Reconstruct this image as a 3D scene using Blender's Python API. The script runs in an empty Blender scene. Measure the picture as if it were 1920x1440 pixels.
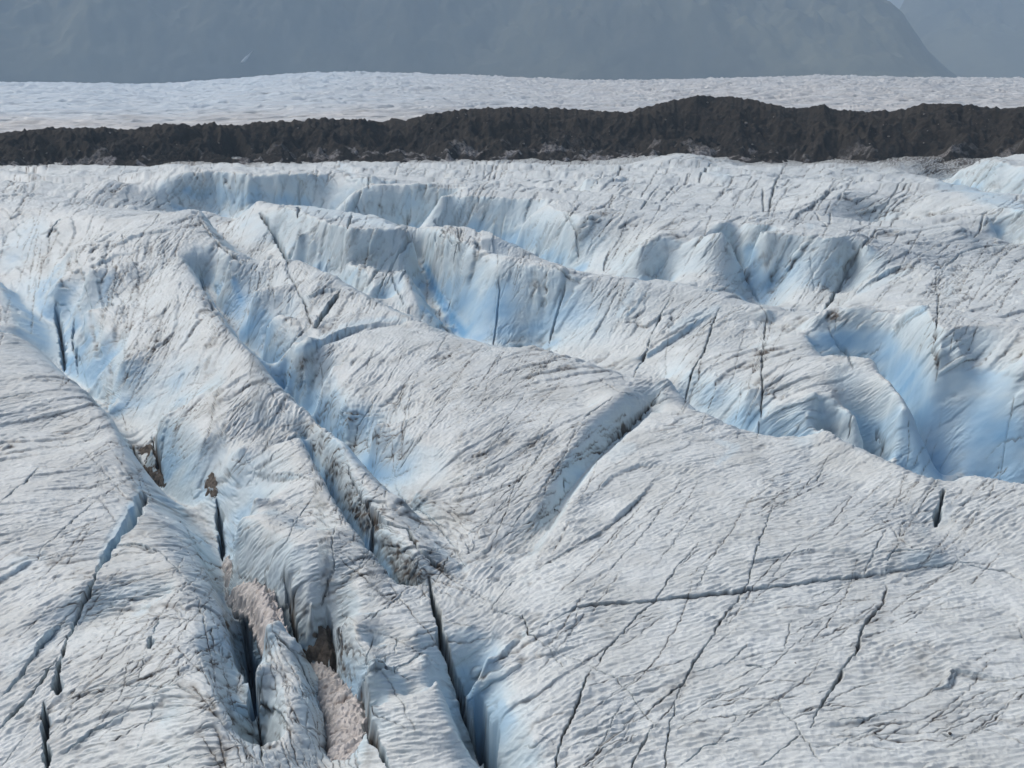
import bpy, math, random
import numpy as np

sc = bpy.context.scene
COL = sc.collection
rad = math.radians
QUICK = False

# ------------------------------------------------------------------ camera geometry
H = 40.0                      # camera height above the mean ice surface (m)
F = 1844.0                    # focal length in photo pixels (1920 wide)
PITCH = math.atan(600.0 / F)  # horizon lies at photo row 120
CP, SP = math.cos(PITCH), math.sin(PITCH)


def ray(u, v):
    """photo pixel -> azimuth, slope (dz per horizontal metre)"""
    u = np.asarray(u, float); v = np.asarray(v, float)
    x = (u - 960.0) / F
    y = -(v - 720.0) / F
    dy = CP + y * SP
    dz = -SP + y * CP
    hr = np.hypot(x, dy)
    return np.arctan2(x, dy), dz / hr


def project(X, Y, Z):
    dz = Z - H
    fw = Y * CP - dz * SP
    up = Y * SP + dz * CP
    return 960.0 + F * X / fw, 720.0 - F * up / fw


# ------------------------------------------------------------------ noise
_r = np.random.RandomState(7)
_ga = _r.uniform(0, 2 * math.pi, 4096).astype(np.float32)
_GX, _GY = np.cos(_ga), np.sin(_ga)


def _hash(ix, iy, seed):
    h = ix.astype(np.uint32) * np.uint32(374761393) + iy.astype(np.uint32) * np.uint32(668265263) + np.uint32((seed * 2246822519) & 0xffffffff)
    h = (h ^ (h >> np.uint32(13))) * np.uint32(1274126177)
    return ((h ^ (h >> np.uint32(16))) & np.uint32(4095)).astype(np.int32)


def gn(x, y, seed=0):
    """gradient noise, about -0.7..0.7"""
    x = np.asarray(x, np.float32); y = np.asarray(y, np.float32)
    fx = np.floor(x); fy = np.floor(y)
    ix = fx.astype(np.int32); iy = fy.astype(np.int32)
    fx = x - fx; fy = y - fy
    u = fx * fx * fx * (fx * (fx * 6 - 15) + 10)
    v = fy * fy * fy * (fy * (fy * 6 - 15) + 10)

    def g(dx, dy):
        k = _hash(ix + dx, iy + dy, seed)
        return _GX[k] * (fx - dx) + _GY[k] * (fy - dy)
    a = g(0, 0); a += (g(1, 0) - a) * u
    b = g(0, 1); b += (g(1, 1) - b) * u
    return a + (b - a) * v


def fbm(x, y, oct=4, seed=0, gain=0.5, lac=2.03):
    s = 0; a = 1.0
    for o in range(oct):
        s = s + a * gn(x, y, seed + o * 17)
        x = x * lac + 13.7; y = y * lac - 7.1; a *= gain
    return s


def ridged(x, y, o, seed, gain=.5):
    s = 0; a = 1.0
    for k in range(o):
        s = s + a * (.5 - np.abs(gn(x, y, seed + k * 13)) * 1.6); x = x * 2.07 + 3.1; y = y * 2.07 - 5.3; a *= gain
    return s


def smooth(a, b, x):
    t = np.clip((x - a) / (b - a), 0, 1)
    return t * t * (3 - 2 * t)


def dense(pts, step):
    """resample a polyline of tuples (u, v, extra...) at about 'step' photo pixels"""
    p = np.array(pts, float)
    out = [p[0]]
    for a, b in zip(p[:-1], p[1:]):
        n = max(1, int(round(math.hypot(b[0] - a[0], b[1] - a[1]) / step)))
        for k in range(1, n + 1):
            out.append(a + (b - a) * k / n)
    return np.array(out)


# ------------------------------------------------------------------ ice relief: traced ridges, lips, troughs (u, v, height)
LINES = [
 # --- left mound in front
 [(-160,600,4),(-60,605,4),(0,625,4),(60,650,4),(105,690,3.6),(160,740,3.2),(205,790,2.7),(233,850,2.1),(245,905,1.6),(268,930,1.1)],
 [(0,510,-4),(60,575,-5),(108,600,-6),(120,690,-7.5),(168,722,-6.5),(207,765,-6),(243,828,-5),(280,880,-5),(312,912,-5),(360,950,-3.5),(400,1000,-4.5),(418,1052,-5.5)],
 [(0,800,3.2),(100,800,3.1),(170,830,2.7)], [(0,950,2.2),(100,950,2.1),(200,880,2.4)], [(-150,1000,1.5),(0,1050,.9),(100,1045,1.1),(170,1040,1)],
 # --- second left mound with its long right flank
 [(272,935,.9),(300,1010,1.4),(322,1070,1.5),(345,1110,1.4),(375,1220,1.4),(410,1310,1.4),(440,1390,1.5),(465,1460,1.5)],
 [(345,990,-1.2),(400,1110,-1.3),(430,1220,-1.6),(455,1320,-1.6)],
 [(418,1055,-5.5),(428,1110,-5),(448,1160,-5),(465,1230,-7),(471,1310,-7.5),(485,1380,-7),(495,1470,-7)],
 [(205,1035,1.1),(250,1043,1.3),(300,1072,1.4)],
 [(155,1112,1.0),(200,1084,1.25),(250,1076,1.4),(300,1082,1.4)], [(150,1160,-.4),(200,1148,-.1),(250,1130,.3),(308,1112,.9)],
 [(200,1200,.8),(270,1180,1.3),(330,1180,1.4)], [(180,1320,.3),(300,1350,1)], [(130,1420,-.4),(300,1440,.6)],
 [(60,1150,.5),(0,1150,.1),(-120,1180,0)], [(60,1250,0),(0,1300,-.5),(50,1400,-.6),(-100,1400,-.6)],
 # --- ridges on the left plateau
 [(-150,470,-1),(0,455,0),(50,430,2)], [(-150,400,3),(0,390,4),(110,395,4.2),(200,415,4),(300,400,4),(378,408,4.2),(398,450,4),(425,490,3.5)],
 [(385,400,1.6),(420,440,1),(462,492,.4)],
 [(130,480,2.6),(110,540,-1)], [(170,520,3.4),(220,500,3.6),(330,466,4),(385,485,3.4)], [(165,600,0),(200,640,-.8)],
 [(185,710,-3.2),(210,760,-3.6)], [(280,520,3),(250,600,1.8),(230,690,-.6)],
 [(0,530,-2.2),(30,620,-3)],
 # --- long central-left ridge: crest, then the trough it hides
 [(345,490,3.6),(360,512,3.5),(400,590,3.4),(430,625,3.4),(480,680,3.2),(530,735,3),(560,770,2.9),(600,815,2.5),(640,855,2.2),(680,890,1.9),(720,922,1.6),(755,945,1.4)],
 [(382,520,-.5),(418,590,-2.5),(447,625,-3.8),(495,675,-4.2),(545,730,-4.4),(580,770,-4.2),(620,812,-3.8),(662,855,-3.2),(700,888,-2.6),(735,918,-1.8),(768,944,-.8),(800,975,-.2),(850,1040,0),(893,1110,0)],
 [(300,600,2.4),(350,660,1.8),(400,700,1.6)], [(450,850,1.6),(500,800,2.1)], [(300,800,-.8),(380,840,.8)], [(480,950,1.2),(550,950,1.6),(600,1000,1.3)],
 [(450,1000,.3),(500,1050,.5),(560,1100,.7)], [(650,1100,1),(700,1150,.9)], [(700,1210,.5),(780,1190,1.1)],
 [(440,1030,-1.5),(480,1080,-2),(515,1130,-2.4),(560,1195,-3.2),(590,1232,-4.4),(640,1300,-4.6),(662,1380,-4.8),(690,1460,-5)],
 [(545,1110,-.2),(585,1150,-.3)], [(632,1190,-.4),(655,1245,-.8),(690,1288,-.5)], [(600,1190,-2.6),(632,1262,-4.2)],
 [(687,1300,.3),(693,1360,.2),(725,1450,.3)],
 # --- narrow strip between the two blue crevasses
 [(575,800,2.4),(620,860,1.9),(655,920,1.6),(690,975,1.3),(750,1050,.9),(800,1110,.7)],
 [(572,828,-.6),(600,880,-1.8),(637,940,-2),(667,985,-2),(704,1035,-2.2),(742,1085,-2.2),(778,1125,-2.2)],
 [(560,815,2.2),(584,868,1.8),(620,935,1.6),(650,980,1.4),(688,1032,1.2),(726,1080,1.1),(765,1125,1)],
 [(760,1300,.8),(820,1290,1),(850,1380,.7)], [(760,1420,.5),(850,1450,.5)], [(690,1270,.2),(737,1248,.7),(800,1240,.9)],
 # --- fin
 [(500,1200,-.6),(528,1194,-.5),(560,1216,-.7)], [(484,1260,-.4),(487,1340,0),(494,1460,.2)], [(563,1260,-1),(583,1330,-1),(600,1460,-1)], [(530,1300,-.2),(540,1400,0)],
 # --- central mound
 [(545,690,1.2),(590,655,2.6),(680,627,3.1),(760,608,3.3),(860,638,3.4),(920,656,3.2),(1000,651,3.2),(1100,683,3.4),(1170,713,3.5),(1250,722,3.2)],
 [(535,672,1.4),(607,640,2.4),(680,614,2.9),(770,603,3)],
 [(700,720,2.2),(850,750,2.8),(1000,760,2.8),(1100,760,3)], [(700,820,.6),(850,850,2),(950,880,1.8),(1050,830,2.4)], [(620,700,1.4),(600,745,-.4),(650,800,-.8)],
 [(780,930,.1),(850,970,.3),(900,1000,.4),(950,1000,.3)], [(850,1060,.3),(920,1060,.2)],
 [(905,1115,0),(950,1070,0),(1000,1030,-.1),(1042,965,.1),(1072,905,.4),(1112,855,.7),(1162,810,1),(1202,775,1.2),(1228,757,.9)],
 [(1005,965,.8),(1046,898,1.5),(1086,841,2),(1136,790,2.6),(1193,755,3),(1240,741,3)],
 # --- big front-right mound
 [(1015,1030,.7),(1078,925,1.4),(1118,870,1.8),(1192,803,2.1),(1220,775,2.1),(1280,767,2.6),(1320,778,2.8),(1390,820,2.9),(1500,850,3)],
 [(1100,950,1.3),(1250,900,2.3),(1400,900,2.7),(1550,950,2.7),(1700,1000,2.5)], [(1200,1050,1.5),(1400,1050,1.9),(1600,1040,2.1),(1750,1040,2.1)], [(1050,1050,.8),(1000,1100,.6)],
 [(1540,812,3.4),(1600,842,3.4),(1690,882,3.4),(1735,914,3.2),(1763,937,2.8)], [(1520,862,2.7),(1600,892,2.7),(1680,942,2.5),(1750,985,1.6)],
 [(1775,908,2.2),(1812,898,2.8),(1860,903,3),(1920,916,3.2),(2000,932,3.2),(2150,950,3.2)],
 [(1800,1000,1.7),(1880,1000,1.9),(2050,1010,2)], [(1850,1050,1.5),(1920,1060,1.5)],
 # scarp across the mound
 [(985,1186,.5),(1080,1138,.9),(1200,1128,1.15),(1400,1107,1.3),(1620,1079,1.45),(1740,1061,1.5),(1890,1072,1.3)],
 [(980,1192,.2),(912,1255,-.3),(888,1305,-1.6)], [(920,1136,.5),(882,1180,.2),(857,1230,-1)],
 # lower right mound
 [(1000,1250,.2),(1100,1200,.5),(1250,1180,.9)], [(950,1330,-.6),(1000,1400,-.2)], [(1200,1300,.3),(1200,1420,.2)], [(1400,1200,1.1),(1600,1200,1.2),(1800,1200,1.4)], [(1400,1400,.6),(1600,1400,.8),(1850,1400,1)],
 [(900,1330,-3),(930,1400,-2.6),(960,1470,-2.4)], [(880,1330,-4.5),(905,1400,-4.5),(925,1470,-4.5)],
 [(1000,1650,0),(1500,1650,.5),(2100,1600,.9)], [(500,1650,-1),(0,1650,-.5),(-200,1500,-.5)], [(2100,1200,1.5),(2150,1350,1.2)],
 # --- white mound right of centre and the blue bowl behind it
 [(1300,620,1.2),(1300,700,.2),(1340,742,-1.2)], [(1290,745,-2.4),(1340,773,-3),(1400,810,-3.6),(1430,824,-3.6),(1520,846,-3.2),(1545,800,-3),(1605,828,-4),(1695,868,-6),(1745,903,-10)],
 [(1420,797,-1.4),(1470,790,-.9),(1525,797,-.6)], [(1400,650,1.4),(1450,600,2.4),(1500,618,2.8)], [(1400,750,0),(1480,740,1.2),(1550,760,1.6),(1600,800,.8)],
 [(1508,615,3),(1525,668,3),(1580,680,2.8),(1640,700,2.6),(1665,745,2.2),(1700,830,1.4),(1735,890,.2),(1763,930,-1.5)],
 [(1532,662,1),(1592,672,-.5),(1655,692,-2),(1685,740,-3.5),(1720,828,-5),(1755,888,-6),(1775,900,-6.2),(1800,884,-6),(1850,890,-6),(1920,903,-6),(2000,918,-6),(2150,935,-6)],
 [(1516,606,4),(1560,600,4.4),(1640,603,5),(1690,620,5.2),(1715,655,5.4),(1760,682,5.6),(1830,672,5.6),(1890,690,5.4),(1925,712,5.2),(2050,720,5),(2150,730,5)],
 [(1850,780,.2),(1930,800,.2),(2100,820,0)], [(1760,790,-.8)],
 # --- blue wall behind the central mound
 [(790,440,5.5),(840,463,5.6),(880,492,5.6),(935,513,5.6),(1050,524,5.6),(1150,536,5),(1207,539,5),(1260,532,4.5),(1330,548,4.4),(1350,570,3.9),(1440,587,3.4)],
 [(868,633,-5),(920,651,-4.8),(1000,644,-4.6),(1100,668,-3),(1170,698,-2.4),(1240,708,-2.2)],
 [(845,456,6),(920,476,6),(1010,493,6),(1100,521,5.6),(1190,533,5.2)], [(850,444,-2),(930,463,-2.4),(1010,481,-2),(1100,507,-1),(1195,524,-.4),(1240,515,0)],
 [(787,466,.5),(808,520,-4),(838,575,-4.5),(870,630,-5.2)], [(760,520,2),(785,585,-1)], [(838,548,-2.4),(850,600,-4)],
 [(480,386,4.6),(560,411,5),(630,433,5.6),(700,437,5.6),(790,433,5.5),(840,453,5.6)], [(480,376,-.6),(560,402,-1.4),(640,421,-2.2),(740,427,-2.6),(820,434,-2.4)],
 [(560,450,4),(650,490,3.4),(700,540,1.8)], [(600,480,3.4),(750,490,3)], [(720,573,-.4),(775,598,-1)], [(545,480,1.2),(520,440,2)],
 [(430,502,4.2),(480,496,4.4),(560,496,4.3),(620,516,4),(650,541,3.8),(710,573,3.5),(780,606,3.3)], [(540,489,0),(565,487,-.2),(628,505,-.2),(658,530,-.8),(718,562,-1.2)],
 [(480,560,2.4),(560,560,3)], [(600,600,1.6),(500,620,.4),(545,650,.2)], [(650,590,3),(700,588,3.3)],
 [(330,345,5),(400,336,5.6),(480,351,5.6),(560,333,5.8),(640,326,5.8),(700,341,5.2),(770,353,4.6)], [(330,374,-.5),(400,380,-1),(480,384,-.8)],
 [(330,338,1.5),(400,329,1.5),(480,344,1.5),(560,326,1.5),(640,319,1.5),(700,334,1.5)],
 [(660,381,4.6),(720,366,5.8),(800,361,5.8),(870,376,5.4)], [(720,358,2),(800,354,2)],
 [(840,380,5.6),(900,367,6.2),(960,363,6.4),(1040,369,6.4),(1085,383,6.2),(1150,393,5.6),(1250,406,5.4),(1350,426,5.4),(1420,431,5.4)],
 [(900,358,1.2),(960,354,1),(1040,360,1),(1100,373,1.5),(1180,385,2.2)], [(980,430,2.6),(1080,440,3.4)],
 [(1200,480,3.2),(1300,450,4.4),(1370,446,5.4),(1412,462,3.6)], [(1372,452,3.4),(1400,520,-1.2),(1432,573,-3.4)], [(1340,520,1.6),(1290,500,2.4)],
 [(1425,446,5.4),(1500,446,5.6),(1560,452,5.8),(1603,463,5.6)], [(1450,520,.8),(1500,545,0),(1530,590,-1.6)], [(1600,482,4.2),(1570,535,.6)],
 [(1622,468,5.4),(1700,482,5),(1760,508,4.4)], [(1640,540,2.2),(1560,592,.8)], [(1760,560,4),(1700,600,5),(1610,590,4)],
 [(1770,507,3.6),(1800,482,2.6),(1850,463,2.4),(1925,455,2.4),(2100,450,2)], [(1850,540,5),(1925,505,5.4),(2100,520,5)], [(1900,600,5.2),(1800,620,5.2)],
 # --- far right mound and trough
 [(1500,402,4.4),(1600,362,5.4),(1700,327,6.2),(1735,331,6.2),(1765,353,6),(1850,389,5.6),(1925,403,5.6),(2100,420,5)],
 [(1745,334,-2),(1772,345,-3),(1850,380,-3),(1930,394,-3),(2100,408,-3)], [(1800,318,4),(1900,335,3.6),(2100,350,3)],
 [(1700,420,4.2),(1800,430,4.2)], [(1600,420,2.6),(1640,416,1.6)], [(1550,430,4.4),(1720,462,3.8)], [(1855,414,4.6),(1900,414,4.6)], [(1875,442,2),(1930,445,2.8)], [(1480,350,4),(1420,400,3)],
 [(-200,330,3),(0,345,4),(100,330,3),(200,345,4),(280,325,3)], [(1100,340,4),(1200,335,3.4),(1330,320,4.4),(1450,330,3.4)], [(1690,301,3.4),(1800,299,3.6),(1920,302,3.6),(2050,303,3.6)], [(1240,293,4.5),(1290,289,5.5),(1340,295,4)],
]


def build_base():
    P = []
    for ln in LINES:
        q = [np.array(ln[0], float)]
        for a, b in zip(ln[:-1], ln[1:]):
            a = np.array(a, float); b = np.array(b, float)
            (t0, t1), (s0, s1) = ray([a[0], b[0]], [a[1], b[1]])
            l0, l1 = math.log((a[2] - H) / s0), math.log((b[2] - H) / s1)
            n = max(1, int(math.ceil(math.hypot(t1 - t0, l1 - l0) / .008)))
            for k in range(1, n + 1): q.append(a + (b - a) * k / n)
        P.append(np.array(q))
    far = [(u, 312, 1.0 + 1.2 * math.sin(u * 0.021)) for u in range(-220, 2160, 60)]
    P.append(np.array(far, float))
    P = np.vstack(P)
    P[:, 2] *= 1 + .5 * smooth(500, 440, P[:, 1]) * smooth(300, 330, P[:, 1])
    th, sl = ray(P[:, 0], P[:, 1])
    R = (P[:, 2] - H) / sl
    L = np.log(R)
    # what is seen higher in one sight column must stand further off: settle the traced heights until that holds
    v = P[:, 1]
    I, J = np.nonzero((np.abs(th[:, None] - th[None, :]) < .005) & (v[:, None] > v[None, :] + 2.5))   # I is lower in the picture
    need = np.minimum(.0002 * (v[I] - v[J]), .02)
    L1 = L.copy()
    for it in range(160):
        gap = need - (L1[J] - L1[I])
        b = gap > 1e-4
        if not b.any(): break
        acc = np.zeros(len(L)); cnt = np.zeros(len(L))
        np.add.at(acc, J[b], .5 * gap[b]); np.add.at(acc, I[b], -.5 * gap[b])
        np.add.at(cnt, J[b], 1); np.add.at(cnt, I[b], 1)
        L1 = L1 + .9 * acc / np.maximum(cnt, 1)
    print('settled', it, 'pairs', len(I), 'bad', int(b.sum()), 'moved', float(np.abs(L1 - L).mean()), float(np.abs(L1 - L).max()))
    L = L1
    h = H + np.exp(L) * sl
    # anchors round the outside
    ex = [(t, math.log(24.0), 0.0) for t in np.linspace(-.72, .72, 12)] + [(t, math.log(475.0), 0.5) for t in np.linspace(-.72, .72, 16)]
    ex += [(s * .74, l, .5) for s in (-1, 1) for l in np.linspace(math.log(30), math.log(450), 10)]
    ex = np.array(ex)
    th = np.r_[th, ex[:, 0]]; L = np.r_[L, ex[:, 1]]; h = np.r_[h, ex[:, 2]]
    key = np.round(th / .003).astype(int) * 100000 + np.round(L / .003).astype(int)
    _, idx = np.unique(key, return_index=True)
    th, L, h = th[idx], L[idx], h[idx]
    c2 = .0022 ** 2
    A = np.sqrt((th[:, None] - th) ** 2 + (L[:, None] - L) ** 2 + c2)
    n = len(h)
    M = np.zeros((n + 1, n + 1))
    M[:n, :n] = A - np.eye(n) * .0006
    M[:n, n] = 1; M[n, :n] = 1
    w = np.linalg.solve(M, np.r_[h, 0])
    NT, NL = 720, 860
    T = np.linspace(-.70, .70, NT); LL = np.linspace(math.log(26.0), math.log(470.0), NL)
    G = np.full((NL, NT), w[n], np.float32)
    t32, l32, w32 = th.astype(np.float32), L.astype(np.float32), w[:n].astype(np.float32)
    T32 = T.astype(np.float32)
    dt2 = (T32[:, None] - t32[None, :]) ** 2 + np.float32(c2)
    for i in range(NL):
        dl2 = (np.float32(LL[i]) - l32) ** 2
        G[i] += np.sqrt(dt2 + dl2[None, :]) @ w32
    print('base controls', n, 'range', G.min(), G.max())
    # the traced lines leave the edges a little soft: crisp up crests and trough floors
    def blur(a, k, ax):
        w_ = np.hanning(2 * k + 3)[1:-1]; w_ /= w_.sum()
        q = np.pad(a, [(k, k) if i == ax else (0, 0) for i in (0, 1)], mode='edge')
        o = np.zeros_like(a)
        n = a.shape[ax]
        for m, ww in enumerate(w_): o += np.float32(ww) * (q[m:m + n] if ax == 0 else q[:, m:m + n])
        return o
    far_ = smooth(math.log(430), math.log(330), LL)[:, None].astype(np.float32)
    lo = blur(blur(G, 16, 0), 16, 1)
    G = G + .75 * far_ * np.clip(G - lo, -1.7, 1.7)
    return T, LL, np.clip(G, -16, 9)


T0, L0, G0 = build_base()
LMIN, LMAX = L0[0], L0[-1]


def cub(fr):
    f2 = fr * fr; f3 = f2 * fr
    return (-.5 * f3 + f2 - .5 * fr, 1.5 * f3 - 2.5 * f2 + 1, -1.5 * f3 + 2 * f2 + .5 * fr, .5 * f3 - .5 * f2)


def up_cols(G, x0, x1, xs):
    n = G.shape[1]
    p = (xs - x0) / (x1 - x0) * (n - 1)
    i = np.clip(np.floor(p).astype(int), 0, n - 2)
    c = cub((p - i).astype(np.float32))
    out = 0
    for k in range(4):
        out = out + G[:, np.clip(i + k - 1, 0, n - 1)] * c[k][None, :]
    return out


def sample_rows(G, p):
    """G [n, J]; p [I, J] fractional rows"""
    n, J = G.shape
    i = np.clip(np.floor(p).astype(np.int32), 0, n - 2)
    c = cub((p - i).astype(np.float32))
    jj = np.arange(J)[None, :]
    out = 0
    for k in range(4):
        out = out + G[np.clip(i + k - 1, 0, n - 1), jj] * c[k]
    return out.astype(np.float32)


def hit(u, v):
    """first meeting of the sight line through photo pixel (u, v) with the relief"""
    th, sl = ray(u, v)
    th = np.atleast_1d(th); sl = np.atleast_1d(sl)
    p = np.clip((th - T0[0]) / (T0[1] - T0[0]), 0, len(T0) - 1.001)
    j = p.astype(int); f = p - j
    Rr = np.exp(L0)
    out = np.zeros((len(th), 3))
    for k in range(len(th)):
        prof = G0[:, j[k]] * (1 - f[k]) + G0[:, j[k] + 1] * f[k]
        d = H + Rr * sl[k] - prof
        b = np.nonzero(d <= 0)[0]
        if len(b) == 0:
            R = Rr[-1]
        else:
            b = b[0]
            if b == 0: R = Rr[0]
            else:
                a = d[b - 1] / (d[b - 1] - d[b]); R = Rr[b - 1] + a * (Rr[b] - Rr[b - 1])
        out[k] = (R * math.sin(th[k]), R * math.cos(th[k]), H + R * sl[k])
    return out


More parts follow.
